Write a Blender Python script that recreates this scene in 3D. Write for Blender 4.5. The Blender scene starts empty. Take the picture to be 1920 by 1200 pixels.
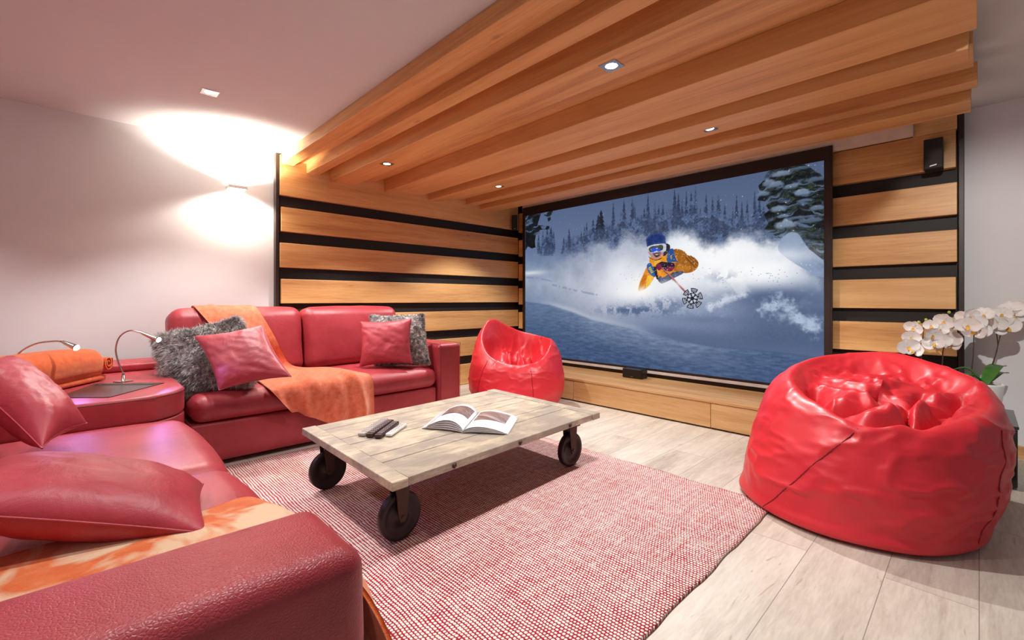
import bpy, math, random
import numpy as np
from mathutils import Vector, Matrix

SC = bpy.context.scene
C = SC.collection
random.seed(7); RNG = np.random.RandomState(11)

# ------------------------------------------------------------------ camera, exposure, world, room lights
FPX, CX, HY, CAMZ = 847.0, 960.0, 562.0, 1.05       # focal length in pixels of the 1920x1200 frame, horizon row, eye height
TH = math.atan(876 / 847.0); SN, CS = math.sin(TH), math.cos(TH)
cam_d = bpy.data.cameras.new('camera'); cam = bpy.data.objects.new('camera', cam_d); C.objects.link(cam)
cam.location = (0, 0, CAMZ); cam.rotation_euler = (math.pi / 2, 0, TH)
cam_d.sensor_width = 36; cam_d.lens = FPX / 1920 * 36; cam_d.shift_y = -38 / 1920.0; cam_d.clip_start = 0.02
SC.camera = cam
SC.view_settings.view_transform = 'Standard'; SC.view_settings.look = 'None'
SC.view_settings.gamma = 1; SC.view_settings.use_curve_mapping = False
SC.view_settings.exposure = 0.0
w = bpy.data.worlds.new('world'); SC.world = w; w.use_nodes = True
w.node_tree.nodes['Background'].inputs[0].default_value = (0.96, 0.97, 1.0, 1)
w.node_tree.nodes['Background'].inputs[1].default_value = 0.24
E_SPOT, E_UP, E_DOWN, E_READ = 119.0, 105.0, 38.0, 9.0
CEIL = 2.385


def spot(name, loc, direction, energy, col, size, blend=0.5, rad=0.03):
    l = bpy.data.lights.new(name, 'SPOT'); l.energy = energy; l.color = col
    l.spot_size = math.radians(size); l.spot_blend = blend; l.shadow_soft_size = rad
    o = bpy.data.objects.new(name, l); C.objects.link(o); o.location = loc
    o.rotation_euler = Vector(direction).to_track_quat('-Z', 'Y').to_euler()
    return o


SPOTS = [(-1.263, 1.905, 2.207), (-3.50, 1.905, 2.207), (-1.34, 3.26, 2.273), (-3.60, 3.28, 2.273), (-3.442, 0.622, CEIL),
         (-1.30, 0.55, CEIL), (-1.30, -0.75, CEIL), (-3.442, -0.75, CEIL), (0.15, 1.15, CEIL)]  # the pair behind the camera is added out of view for soft fill
for i, p in enumerate(SPOTS[:8]):
    spot('downlight_lamp', (p[0], p[1], p[2] - 0.035), (0, 0, -1), E_SPOT * (1, 1, 1, 1, 0.95, 0.75, 0.4, 0.4)[i], (1.0, 0.975, 0.94), 104, 0.45, 0.018)
spot('swivel_spot_lamp', (0.15, 1.15, CEIL - 0.035), (-0.12, 3.3, -1.45), 210.0, (1.0, 0.955, 0.89), 44, 0.7, 0.02)
spot('sconce_lamp_up', (-4.37, 1.0, 2.05), (-0.12, 0.02, 1), E_UP, (1.0, 0.92, 0.78), 150, 0.4, 0.03)
spot('sconce_lamp_down', (-4.37, 1.0, 1.975), (-0.25, 0, -1), E_DOWN, (1.0, 0.92, 0.78), 148, 0.4, 0.03)


# ------------------------------------------------------------------ measuring helpers: a photo reading plus a known distance gives a point in the room
def at(px, py, fw):
    r = (px - CX) / FPX * fw
    return np.array((-fw * SN + r * CS, fw * CS + r * SN, CAMZ + (HY - py) / FPX * fw))
def atz(px, py, z):
    return at(px, py, (z - CAMZ) * FPX / (HY - py))
def atx(px, py, X):
    t = (px - CX) / FPX; Y = X * (CS + t * SN) / (t * CS - SN); return at(px, py, -X * SN + Y * CS)
def aty(px, py, Y):
    t = (px - CX) / FPX; X = Y * (t * CS - SN) / (CS + t * SN); return at(px, py, -X * SN + Y * CS)


def lin(r, g=None, b=None):
    if g is None: r, g, b = r
    f = lambda c: (c / 255 / 12.92) if c <= 10 else (((c / 255) + 0.055) / 1.055) ** 2.4
    return (f(r), f(g), f(b), 1.0)


# ------------------------------------------------------------------ numpy noise
_perm = RNG.rand(64, 64, 64)
def noise3(x, y, z):
    xi, yi, zi = np.floor(x).astype(int), np.floor(y).astype(int), np.floor(z).astype(int)
    xf, yf, zf = x - xi, y - yi, z - zi
    xf, yf, zf = [f * f * (3 - 2 * f) for f in (xf, yf, zf)]
    g = lambda a, b, c: _perm[(xi + a) & 63, (yi + b) & 63, (zi + c) & 63]
    r = 0
    for a in (0, 1):
        for b in (0, 1):
            for c in (0, 1):
                r = r + g(a, b, c) * (xf if a else 1 - xf) * (yf if b else 1 - yf) * (zf if c else 1 - zf)
    return r
def fbm(x, y, z=0.0, o=4):
    z = np.zeros_like(x) + z; s = 0; a = 0.5; t = 0
    for k in range(o):
        s = s + a * noise3(x + 17.3 * k, y + 5.1 * k, z + 3.7 * k); t += a; a *= 0.5; x = x * 2.03; y = y * 2.03; z = z * 2.03
    return s / t
def sstep(a, b, x):
    t = np.clip((x - a) / (b - a), 0, 1); return t * t * (3 - 2 * t)


# ------------------------------------------------------------------ object helpers
def tagit(o, label=None, cat=None, group=None, kind=None):
    if label: o['label'] = label
    if cat: o['category'] = cat
    if group: o['group'] = group
    if kind: o['kind'] = kind
    return o
def thing(name, loc, label, cat, group=None, kind=None):
    o = bpy.data.objects.new(name, None); C.objects.link(o); o.location = loc; o.empty_display_size = 0.05
    o['at'] = tuple(float(v) for v in loc)
    del o['at']
    return tagit(o, label, cat, group, kind)
def world_loc(p):
    v = Vector((0, 0, 0))
    while p is not None:
        v += p.location; p = p.parent
    return v
def mk(name, verts, faces, mat, parent=None, smooth=True, sub=0, solid=0, label=None):
    verts = np.asarray(verts, dtype=np.float64).reshape(-1, 3)
    off = np.array(world_loc(parent)) if parent is not None else np.zeros(3)
    me = bpy.data.meshes.new(name)
    me.from_pydata((verts - off).tolist(), [], [tuple(int(i) for i in f) for f in faces])
    me.validate(); me.update()
    if smooth: me.polygons.foreach_set('use_smooth', [True] * len(me.polygons))
    if mat: me.materials.append(mat)
    o = bpy.data.objects.new(name, me); C.objects.link(o)
    if parent is not None: o.parent = parent
    if solid:
        m = o.modifiers.new('s', 'SOLIDIFY'); m.thickness = solid; m.offset = 1
    if sub:
        m = o.modifiers.new('u', 'SUBSURF'); m.levels = sub; m.render_levels = sub
    if label: o['label'] = label
    return o
class MB:
    """collects shapes that belong to one mesh"""
    def __init__(s): s.v = []; s.f = []; s.n = 0
    def add(s, v, f):
        v = np.asarray(v, float).reshape(-1, 3)
        s.v.append(v); s.f += [tuple(i + s.n for i in q) for q in f]; s.n += len(v); return s
    def obj(s, name, mat, parent=None, **k): return mk(name, np.concatenate(s.v), s.f, mat, parent, **k)


def gridf(nu, nv, cu=False, cv=False):
    f = []
    for i in range(nu if cu else nu - 1):
        for j in range(nv if cv else nv - 1):
            a, b = i * nv + j, ((i + 1) % nu) * nv + j
            f.append((a, b, ((i + 1) % nu) * nv + (j + 1) % nv, i * nv + (j + 1) % nv))
    return f
def box(x0, x1, y0, y1, z0, z1, r=0.003, k=1, m=1):
    """box with rounded edges of radius r; k steps in each rounding, m steps between"""
    lo = np.array((x0, y0, z0), float); hi = np.array((x1, y1, z1), float)
    r = min(r, 0.499 * (hi - lo).min())
    P = [np.concatenate([np.linspace(lo[i], lo[i] + r, k + 1)[:-1], np.linspace(lo[i] + r, hi[i] - r, m + 1), np.linspace(hi[i] - r, hi[i], k + 1)[1:]]) for i in range(3)]
    n = [len(p) for p in P]; idx = {}; V = []; F = []
    def vid(i, j, l):
        key = (i, j, l)
        if key not in idx:
            idx[key] = len(V); V.append((P[0][i], P[1][j], P[2][l]))
        return idx[key]
    for ax in range(3):
        a, b = (ax + 1) % 3, (ax + 2) % 3
        for side in (0, n[ax] - 1):
            for i in range(n[a] - 1):
                for j in range(n[b] - 1):
                    q = []
                    for di, dj in ((0, 0), (1, 0), (1, 1), (0, 1)):
                        c = [0, 0, 0]; c[ax] = side; c[a] = i + di; c[b] = j + dj; q.append(vid(*c))
                    F.append(tuple(q if side else q[::-1]))
    V = np.array(V); Q = np.clip(V, lo + r, hi - r); D = V - Q; L = np.linalg.norm(D, axis=1, keepdims=True)
    V = np.where(L > 1e-9, Q + D / np.maximum(L, 1e-9) * r, V)
    return V, F
def obox(name, b, mat, parent=None, r=0.003, **k): return mk(name, *box(*b, r=r), mat, parent, smooth=False, **k)
def xf(v, loc=(0, 0, 0), rz=0.0, piv=(0, 0, 0), M=None):
    v = np.asarray(v, float) - np.array(piv)
    if M is not None: v = v @ np.array(M).T
    if rz:
        c, s = math.cos(rz), math.sin(rz); v = v @ np.array(((c, -s, 0), (s, c, 0), (0, 0, 1))).T
    return v + np.array(piv) + np.array(loc)
def frames(path):
    P = np.asarray(path, float); T = np.gradient(P, axis=0); T /= np.linalg.norm(T, axis=1, keepdims=True) + 1e-12
    up = np.array((0, 0, 1.0)) if abs(T[0][2]) < 0.9 else np.array((1.0, 0, 0)); N = []; n = np.cross(up, T[0]); n /= np.linalg.norm(n)
    for t in T:
        n = n - t * n.dot(t); n /= np.linalg.norm(n) + 1e-12; N.append(n)
    N = np.array(N); return P, T, N, np.cross(T, N)
def tube(path, rad, n=10, cap=True):
    P, T, N, B = frames(path); rad = np.zeros(len(P)) + rad; a = np.linspace(0, 2 * math.pi, n, endpoint=False)
    V = P[:, None] + rad[:, None, None] * (np.cos(a)[None, :, None] * N[:, None] + np.sin(a)[None, :, None] * B[:, None])
    F = gridf(len(P), n, cv=True); V = V.reshape(-1, 3)
    if cap:
        F += [tuple(range(n))[::-1], tuple((len(P) - 1) * n + i for i in range(n))]
    return V, F
def cyl(p0, p1, r0, r1=None, n=24): return tube([p0, p1], [r0, r0 if r1 is None else r1], n)
def smoothpath(P, n=24):
    P = np.asarray(P, float); Q = np.vstack([2 * P[0] - P[1], P, 2 * P[-1] - P[-2]]); out = []
    t = np.linspace(0, len(P) - 1, n); i = np.minimum(t.astype(int), len(P) - 2); f = (t - i)[:, None]
    a, b, c, d = Q[i], Q[i + 1], Q[i + 2], Q[i + 3]
    return 0.5 * (2 * b + (c - a) * f + (2 * a - 5 * b + 4 * c - d) * f ** 2 + (3 * b - a - 3 * c + d) * f ** 3)
def patch(rows, nu, nv):
    """smooth sheet through a small grid of points"""
    R = np.array([smoothpath(r, nv) for r in rows]); return np.array([smoothpath(R[:, j], nu) for j in range(nv)]).transpose(1, 0, 2)
def gnorm(G):
    n = np.cross(np.gradient(G, axis=0), np.gradient(G, axis=1)); return n / (np.linalg.norm(n, axis=2, keepdims=True) + 1e-12)


# ------------------------------------------------------------------ materials
def mat(name):
    m = bpy.data.materials.new(name); m.use_nodes = True; nt = m.node_tree; return m, nt, nt.nodes['Principled BSDF']
def N(nt, t, **k):
    n = nt.nodes.new(t)
    for a, v in k.items():
        if a.startswith('_'): n.inputs[a[1:].replace('_', ' ')].default_value = v
        else: setattr(n, a, v)
    return n
def coords(nt, scale=(1, 1, 1), rot=(0, 0, 0), which='Object'):
    t = N(nt, 'ShaderNodeTexCoord'); m = N(nt, 'ShaderNodeMapping'); m.inputs['Scale'].default_value = scale; m.inputs['Rotation'].default_value = rot
    nt.links.new(t.outputs[which], m.inputs[0]); return m.outputs[0]
def ramp(nt, fac, stops):
    r = N(nt, 'ShaderNodeValToRGB'); e = r.color_ramp.elements
    while len(e) < len(stops): e.new(0.5)
    for q, (p, c) in zip(e, stops): q.position = p; q.color = c
    nt.links.new(fac, r.inputs[0]); return r.outputs[0]
def noise(nt, vec, scale, detail=3, rough=0.5, dist=0.0):
    n = N(nt, 'ShaderNodeTexNoise'); n.inputs['Scale'].default_value = scale; n.inputs['Detail'].default_value = detail
    n.inputs['Roughness'].default_value = rough; n.inputs['Distortion'].default_value = dist
    if vec is not None: nt.links.new(vec, n.inputs['Vector'])
    return n.outputs[0]
def bump(nt, b, h, strength, dist=0.01, prev=None):
    n = N(nt, 'ShaderNodeBump'); n.inputs['Strength'].default_value = strength; n.inputs['Distance'].default_value = dist
    nt.links.new(h, n.inputs['Height'])
    if prev is not None: nt.links.new(prev, n.inputs['Normal'])
    nt.links.new(n.outputs[0], b.inputs['Normal']); return n.outputs[0]
def mixc(nt, fac, a, b, mode='MIX'):
    n = N(nt, 'ShaderNodeMix', data_type='RGBA', blend_type=mode)
    for s, v in ((n.inputs[0], fac), (n.inputs[6], a), (n.inputs[7], b)):
        if hasattr(v, 'default_value') or hasattr(v, 'is_output'): nt.links.new(v, s)
        else: s.default_value = v
    return n.outputs[2]
def mathn(nt, op, a, b=0.0, c=None):
    n = N(nt, 'ShaderNodeMath', operation=op)
    for i, v in enumerate((a, b) if c is None else (a, b, c)):
        if hasattr(v, 'is_output'): nt.links.new(v, n.inputs[i])
        else: n.inputs[i].default_value = v
    return n.outputs[0]
def plain(name, col, rough=0.5, metal=0.0, spec=0.5, bumpn=None, sheen=0.0, var=0.86):
    m, nt, b = mat(name); b.inputs['Roughness'].default_value = rough; b.inputs['Metallic'].default_value = metal
    b.inputs['Specular IOR Level'].default_value = spec
    co = coords(nt); c2 = tuple(v * var for v in col[:3]) + (1,)
    nt.links.new(ramp(nt, noise(nt, co, 9, 4), [(0.35, c2), (0.65, col)]), b.inputs['Base Color'])
    if bumpn: bump(nt, b, noise(nt, co, bumpn[0], 3), bumpn[1], bumpn[2])
    if sheen: b.inputs['Sheen Weight'].default_value = sheen
    return m
def emis(name, col, strength):
    m, nt, b = mat(name); b.inputs['Base Color'].default_value = (0.8, 0.8, 0.8, 1)
    b.inputs['Emission Color'].default_value = col; b.inputs['Emission Strength'].default_value = strength; return m
def wood(name, axis, a, b_, c, rough=0.42, knots=True, fine=1.0, bstr=0.15):
    """oak with grain along one axis; each object gets its own cut of the grain"""
    m, nt, b = mat(name); sc = {'x': (0.55, 9, 9), 'y': (9, 0.55, 9), 'z': (9, 9, 0.55)}[axis]
    t = N(nt, 'ShaderNodeTexCoord'); oi = N(nt, 'ShaderNodeObjectInfo')
    mul = N(nt, 'ShaderNodeVectorMath', operation='SCALE'); mul.inputs[0].default_value = (7.3, 5.1, 9.7); nt.links.new(oi.outputs['Random'], mul.inputs['Scale'])
    add = N(nt, 'ShaderNodeVectorMath', operation='ADD'); nt.links.new(t.outputs['Object'], add.inputs[0]); nt.links.new(mul.outputs[0], add.inputs[1])
    mp = N(nt, 'ShaderNodeMapping'); mp.inputs['Scale'].default_value = sc; nt.links.new(add.outputs[0], mp.inputs[0]); v = mp.outputs[0]
    big = noise(nt, v, 0.7, 3, 0.55, 0.8); grain = noise(nt, v, 9.0 * fine, 5, 0.6, 0.3)
    f = mathn(nt, 'ADD', mathn(nt, 'MULTIPLY', big, 0.65), mathn(nt, 'MULTIPLY', grain, 0.35))
    f = mathn(nt, 'ADD', f, mathn(nt, 'MULTIPLY', mathn(nt, 'SUBTRACT', oi.outputs['Random'], 0.5), 0.12))
    col = ramp(nt, f, [(0.33, a), (0.5, b_), (0.68, c)])
    if knots:
        vo = N(nt, 'ShaderNodeTexVoronoi'); mp2 = N(nt, 'ShaderNodeMapping'); mp2.inputs['Scale'].default_value = tuple(0.9 if s < 1 else 2.6 for s in sc)
        nt.links.new(add.outputs[0], mp2.inputs[0]); nt.links.new(mp2.outputs[0], vo.inputs['Vector']); vo.inputs['Scale'].default_value = 1.6
        k = ramp(nt, vo.outputs['Distance'], [(0.02, (1, 1, 1, 1)), (0.07, (0, 0, 0, 1))])
        col = mixc(nt, mathn(nt, 'MULTIPLY', k, 0.45), col, tuple(x * 0.35 for x in a[:3]) + (1,))
    nt.links.new(col, b.inputs['Base Color']); b.inputs['Roughness'].default_value = rough
    bump(nt, b, grain, bstr, 0.002); return m
def leather(name, a, c, rough=0.38, grainscale=260, gstr=0.25, wr=0.25, spec=0.5, coat=0.0):
    m, nt, b = mat(name); co = coords(nt)
    nt.links.new(ramp(nt, noise(nt, co, 4, 4, 0.6), [(0.3, a), (0.7, c)]), b.inputs['Base Color'])
    b.inputs['Roughness'].default_value = rough; b.inputs['Specular IOR Level'].default_value = spec
    b.inputs['Coat Weight'].default_value = coat; b.inputs['Coat Roughness'].default_value = 0.25
    vo = N(nt, 'ShaderNodeTexVoronoi', feature='DISTANCE_TO_EDGE'); vo.inputs['Scale'].default_value = grainscale; nt.links.new(co, vo.inputs['Vector'])
    h = mathn(nt, 'MINIMUM', vo.outputs['Distance'], 0.25)
    p = bump(nt, b, h, gstr, 0.003); n2 = noise(nt, coords(nt, (1, 1, 1)), 7, 4, 0.55, 0.6); bump(nt, b, n2, wr, 0.02, p); return m


W_OAK = (lin(186, 132, 78), lin(214, 164, 104), lin(230, 186, 128))
M_board_y = wood('oak_board_y', 'y', *W_OAK); M_board_x = wood('oak_board_x', 'x', *W_OAK)
M_beam = wood('oak_beam', 'x', lin(186, 130, 76), lin(214, 160, 100), lin(228, 178, 118), rough=0.5, knots=True)
M_bench = wood('oak_bench', 'x', lin(176, 124, 72), lin(206, 160, 106), lin(226, 188, 138), rough=0.4, knots=False)
M_black = plain('black_backing', lin(20, 13, 11), 0.6)
M_frame = plain('dark_brown_frame', lin(42, 24, 18), 0.45)
M_blackplastic = plain('black_plastic', lin(24, 21, 21), 0.4, bumpn=(900, 0.3, 0.001))
M_gloss = plain('black_gloss', lin(16, 20, 20), 0.08)
M_white = plain('white_metal', lin(225, 220, 218), 0.4)
M_casing = plain('white_casing', lin(228, 208, 192), 0.5)
M_plaster = plain('white_plaster', lin(222, 222, 224), 0.85, bumpn=(60, 0.05, 0.002), var=0.985)
M_ceil = plain('ceiling_paint', lin(208, 209, 210), 0.9, bumpn=(60, 0.05, 0.002), var=0.985)
M_chrome = plain('chrome', lin(205, 200, 196), 0.18, metal=1.0)
M_steel = plain('brushed_steel', lin(150, 148, 146), 0.3, metal=1.0)
M_leather = leather('red_leather', lin(150, 42, 52), lin(176, 62, 70), 0.42, 300, 0.2, 0.18)
M_leather_near = leather('red_leather_grain', lin(156, 46, 56), lin(176, 62, 70), 0.42, 190, 0.5, 0.2)
M_suede = leather('red_cushion_leather', lin(156, 44, 58), lin(186, 68, 82), 0.48, 260, 0.15, 0.35)
M_bag = leather('scarlet_vinyl', lin(208, 36, 50), lin(220, 46, 58), 0.42, 500, 0.03, 0.08, coat=0.12)
M_lens = emis('lamp_lens', (1, 0.97, 0.92, 1), 22)
M_sglass = emis('sconce_glass', (1, 0.9, 0.7, 1), 10)
M_led = emis('reading_led', (0.72, 0.76, 1, 1), 30)
M_iron = plain('rusty_iron', lin(74, 50, 42), 0.55, 0.4, bumpn=(40, 0.4, 0.003))
M_wheel = plain('dark_iron_wheel', lin(52, 42, 42), 0.42, 0.55, bumpn=(30, 0.3, 0.002))


def m_floor():
    m, nt, b = mat('grey_oak_planks'); v = coords(nt)
    br = N(nt, 'ShaderNodeTexBrick'); mp = N(nt, 'ShaderNodeMapping'); mp.inputs['Rotation'].default_value = (0, 0, math.pi / 2); mp.inputs['Location'].default_value = (0.0, 0.0, 0)
    nt.links.new(v, mp.inputs[0]); nt.links.new(mp.outputs[0], br.inputs['Vector'])
    br.inputs['Scale'].default_value = 1; br.inputs['Brick Width'].default_value = 2.2; br.inputs['Row Height'].default_value = 0.25
    br.inputs['Mortar Size'].default_value = 0.0014; br.inputs['Mortar Smooth'].default_value = 0.2; br.inputs['Bias'].default_value = 0.0; br.offset = 0.37; br.offset_frequency = 2
    br.inputs['Color1'].default_value = (0, 0, 0, 1); br.inputs['Color2'].default_value = (1, 1, 1, 1); br.inputs['Mortar'].default_value = (0.5, 0.5, 0.5, 1)
    sh = N(nt, 'ShaderNodeVectorMath', operation='SCALE'); sh.inputs[0].default_value = (3.1, 7.7, 2.3)
    sep = N(nt, 'ShaderNodeSeparateColor'); nt.links.new(br.outputs['Color'], sep.inputs[0]); nt.links.new(sep.outputs[0], sh.inputs['Scale'])
    ad = N(nt, 'ShaderNodeVectorMath', operation='ADD'); nt.links.new(v, ad.inputs[0]); nt.links.new(sh.outputs[0], ad.inputs[1])
    m2 = N(nt, 'ShaderNodeMapping'); m2.inputs['Scale'].default_value = (7, 1.0, 7); nt.links.new(ad.outputs[0], m2.inputs[0])
    g1 = noise(nt, m2.outputs[0], 1.3, 4, 0.6, 0.9); g2 = noise(nt, m2.outputs[0], 12, 5, 0.65, 0.4)
    f = mathn(nt, 'ADD', mathn(nt, 'MULTIPLY', g1, 0.6), mathn(nt, 'MULTIPLY', g2, 0.4))
    f = mathn(nt, 'ADD', f, mathn(nt, 'MULTIPLY', mathn(nt, 'SUBTRACT', sep.outputs[0], 0.5), 0.16))
    c = ramp(nt, f, [(0.3, lin(168, 156, 144)), (0.45, lin(194, 184, 171)), (0.56, lin(208, 199, 186)), (0.72, lin(222, 214, 203))])
    kn = ramp(nt, noise(nt, m2.outputs[0], 2.2, 2, 0.5, 2.5), [(0.70, (0, 0, 0, 1)), (0.76, (1, 1, 1, 1))])
    c = mixc(nt, mathn(nt, 'MULTIPLY', kn, 0.5), c, lin(138, 112, 88))
    c = mixc(nt, mathn(nt, 'MULTIPLY', br.outputs['Fac'], 0.75), c, lin(112, 98, 86))
    nt.links.new(c, b.inputs['Base Color']); b.inputs['Roughness'].default_value = 0.42
    h = mathn(nt, 'SUBTRACT', mathn(nt, 'MULTIPLY', g2, 0.25), br.outputs['Fac']); bump(nt, b, h, 0.3, 0.002); return m
M_floor = m_floor()


def m_rug():
    m, nt, b = mat('woven_rug'); t = N(nt, 'ShaderNodeTexCoord'); sp = N(nt, 'ShaderNodeSeparateXYZ')
    wn = N(nt, 'ShaderNodeTexNoise'); wn.inputs['Scale'].default_value = 9; wn.inputs['Detail'].default_value = 3; nt.links.new(t.outputs['Object'], wn.inputs['Vector'])
    sc = N(nt, 'ShaderNodeVectorMath', operation='SCALE'); sc.inputs['Scale'].default_value = 0.02; nt.links.new(wn.outputs['Color'], sc.inputs[0])
    ad = N(nt, 'ShaderNodeVectorMath', operation='ADD'); nt.links.new(t.outputs['Object'], ad.inputs[0]); nt.links.new(sc.outputs[0], ad.inputs[1]); nt.links.new(ad.outputs[0], sp.inputs[0])
    row = mathn(nt, 'DIVIDE', sp.outputs[1], 0.0135); rfl = mathn(nt, 'FLOOR', row)
    u = mathn(nt, 'ADD', mathn(nt, 'DIVIDE', sp.outputs[0], 0.0125), mathn(nt, 'MULTIPLY', rfl, 0.5))
    sy = mathn(nt, 'ABSOLUTE', mathn(nt, 'SINE', mathn(nt, 'MULTIPLY', row, math.pi)))
    sx = mathn(nt, 'ABSOLUTE', mathn(nt, 'SINE', mathn(nt, 'MULTIPLY', u, math.pi)))
    knot = mathn(nt, 'MULTIPLY', mathn(nt, 'POWER', sy, 0.75), mathn(nt, 'ADD', 0.35, mathn(nt, 'MULTIPLY', sx, 0.65)))
    lx = noise(nt, coords(nt, (3, 60, 1)), 1.0, 3, 0.6); ly = noise(nt, coords(nt, (60, 3, 1)), 1.0, 3, 0.6); bl = noise(nt, coords(nt), 55, 2, 0.6)
    thr = mathn(nt, 'ADD', mathn(nt, 'MULTIPLY', mathn(nt, 'ADD', lx, ly), 0.42), mathn(nt, 'MULTIPLY', bl, 0.55))
    f = mathn(nt, 'SUBTRACT', knot, mathn(nt, 'SUBTRACT', thr, 0.165))
    c = ramp(nt, mathn(nt, 'ADD', mathn(nt, 'MULTIPLY', f, 2.2), 0.5), [(0.14, lin(166, 40, 54)), (0.40, lin(168, 92, 102)), (0.58, lin(206, 186, 180)), (0.92, lin(234, 228, 220))])
    nt.links.new(c, b.inputs['Base Color']); b.inputs['Roughness'].default_value = 0.95; b.inputs['Specular IOR Level'].default_value = 0.1
    bump(nt, b, knot, 0.8, 0.004); return m
M_rug = m_rug()


def m_fleece(name, lo, mid, hi, cream=None):
    m, nt, b = mat(name); co = coords(nt)
    c = ramp(nt, noise(nt, co, 26, 5, 0.65), [(0.3, lo), (0.5, mid), (0.72, hi)])
    if cream:
        k = ramp(nt, noise(nt, co, 5, 3, 0.6, 0.8), [(0.49, (0, 0, 0, 1)), (0.58, (1, 1, 1, 1))]); c = mixc(nt, k, c, cream)
    nt.links.new(c, b.inputs['Base Color']); b.inputs['Roughness'].default_value = 0.95; b.inputs['Specular IOR Level'].default_value = 0.1
    b.inputs['Sheen Weight'].default_value = 0.8; b.inputs['Sheen Roughness'].default_value = 0.5; b.inputs['Sheen Tint'].default_value = lin(255, 220, 190)
    bump(nt, b, noise(nt, co, 420, 3), 0.6, 0.003); return m
M_throw = m_fleece('apricot_throw', lin(208, 96, 66), lin(222, 116, 86), lin(230, 138, 110))
M_throw2 = m_fleece('orange_cream_throw', lin(208, 84, 34), lin(224, 104, 48), lin(232, 128, 72), cream=lin(232, 200, 166))
M_blanket = m_fleece('orange_blanket', lin(206, 72, 24), lin(224, 92, 38), lin(234, 112, 56))


def m_tablewood():
    m, nt, b = mat('weathered_wood'); v = coords(nt, (9, 0.9, 9)); v2 = coords(nt)
    g = noise(nt, v, 3.0, 5, 0.65, 0.5); s = noise(nt, v2, 4.5, 4, 0.6, 0.5); g2 = noise(nt, v, 14, 4, 0.6)
    c = ramp(nt, mathn(nt, 'ADD', mathn(nt, 'MULTIPLY', g, 0.5), mathn(nt, 'MULTIPLY', g2, 0.5)), [(0.3, lin(130, 114, 98)), (0.48, lin(180, 166, 144)), (0.66, lin(208, 196, 172))])
    c = mixc(nt, ramp(nt, s, [(0.42, (0.75, 0.75, 0.75, 1)), (0.62, (0, 0, 0, 1))]), c, lin(136, 126, 118))
    nt.links.new(c, b.inputs['Base Color']); b.inputs['Roughness'].default_value = 0.5; bump(nt, b, g2, 0.35, 0.003); return m
M_table = m_tablewood()

# ------------------------------------------------------------------ the room
WX = -4.49; WY = 4.50
def struct(name, o):
    o.name = name; o['kind'] = 'structure'; return o
struct('floor', obox('floor', (WX - 0.1, 2.2, -1.6, WY + 0.1, -0.1, 0), M_floor, r=0.0005))
struct('ceiling', obox('ceiling', (WX - 0.1, 2.2, -1.6, WY + 0.1, CEIL, CEIL + 0.1), M_ceil, r=0.0005))
struct('wall_left', obox('wall_left', (WX - 0.1, WX, -1.6, WY + 0.1, 0, CEIL), M_plaster, r=0.0005))
struct('wall_back', obox('wall_back', (WX, 2.2, WY, WY + 0.1, 0, CEIL), M_plaster, r=0.0005))
struct('wall_behind_sofa', obox('wall_near', (WX, -0.9, -1.6, -1.5, 0, CEIL), M_plaster, r=0.0005)).name = 'wall_near'
struct('baseboard_back', obox('baseboard_back', (-0.05, 2.2, WY - 0.015, WY - 0.0005, 0.0, 0.085), M_bench))

# slatted wall panels: black backing, edge strip, oak boards with dark gaps
ZB = [(0.0, 0.285)] + [(0.39 + 0.33 * k, 0.615 + 0.33 * k) for k in range(5)] + [(2.04, 2.375)]
LP = thing('slatted_wall_panel', (-4.45, 2.85, 0), 'oak slatted panel on the left wall behind the sofa, between white wall and screen corner', 'wall panel')
obox('backing', (WX + 0.001, -4.470, 1.335, 4.465, 0, CEIL - 0.002), M_black, LP)
obox('edge_strip', (WX + 0.001, -4.425, 1.305, 1.333, 0, CEIL - 0.002), M_frame, LP)
for k, (a, b_) in enumerate(ZB):
    obox('board', (-4.469, -4.425, 1.338 + (0.012 if k % 2 else 0.0), 4.398, max(a - 0.034, 0.004), b_ - (0.034 if k < 6 else 0)), M_board_y, LP, r=0.004)
RP = thing('slatted_wall_panel', (-2.3, 4.45, 0), 'oak slatted panel behind the screen, ending at the orchids', 'wall panel')
obox('backing', (-4.468, -0.105, 4.466, WY - 0.001, 0, CEIL - 0.002), M_black, RP)
obox('edge_strip', (-0.100, -0.072, 4.40, WY - 0.001, 0, 2.36), M_frame, RP)
for k, (a, b_) in enumerate(ZB):
    top = 2.236 if k == 6 else b_ - 0.066
    obox('board', (-4.422, -0.106 - (0.006 if k % 3 == 0 else 0), 4.40, 4.465, max(a - 0.066, 0.004), top), M_board_x, RP, r=0.004)
obox('board', (-0.335, -0.106, 4.40, 4.465, 2.2365, 2.375), M_board_x, RP, r=0.003)

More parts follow.
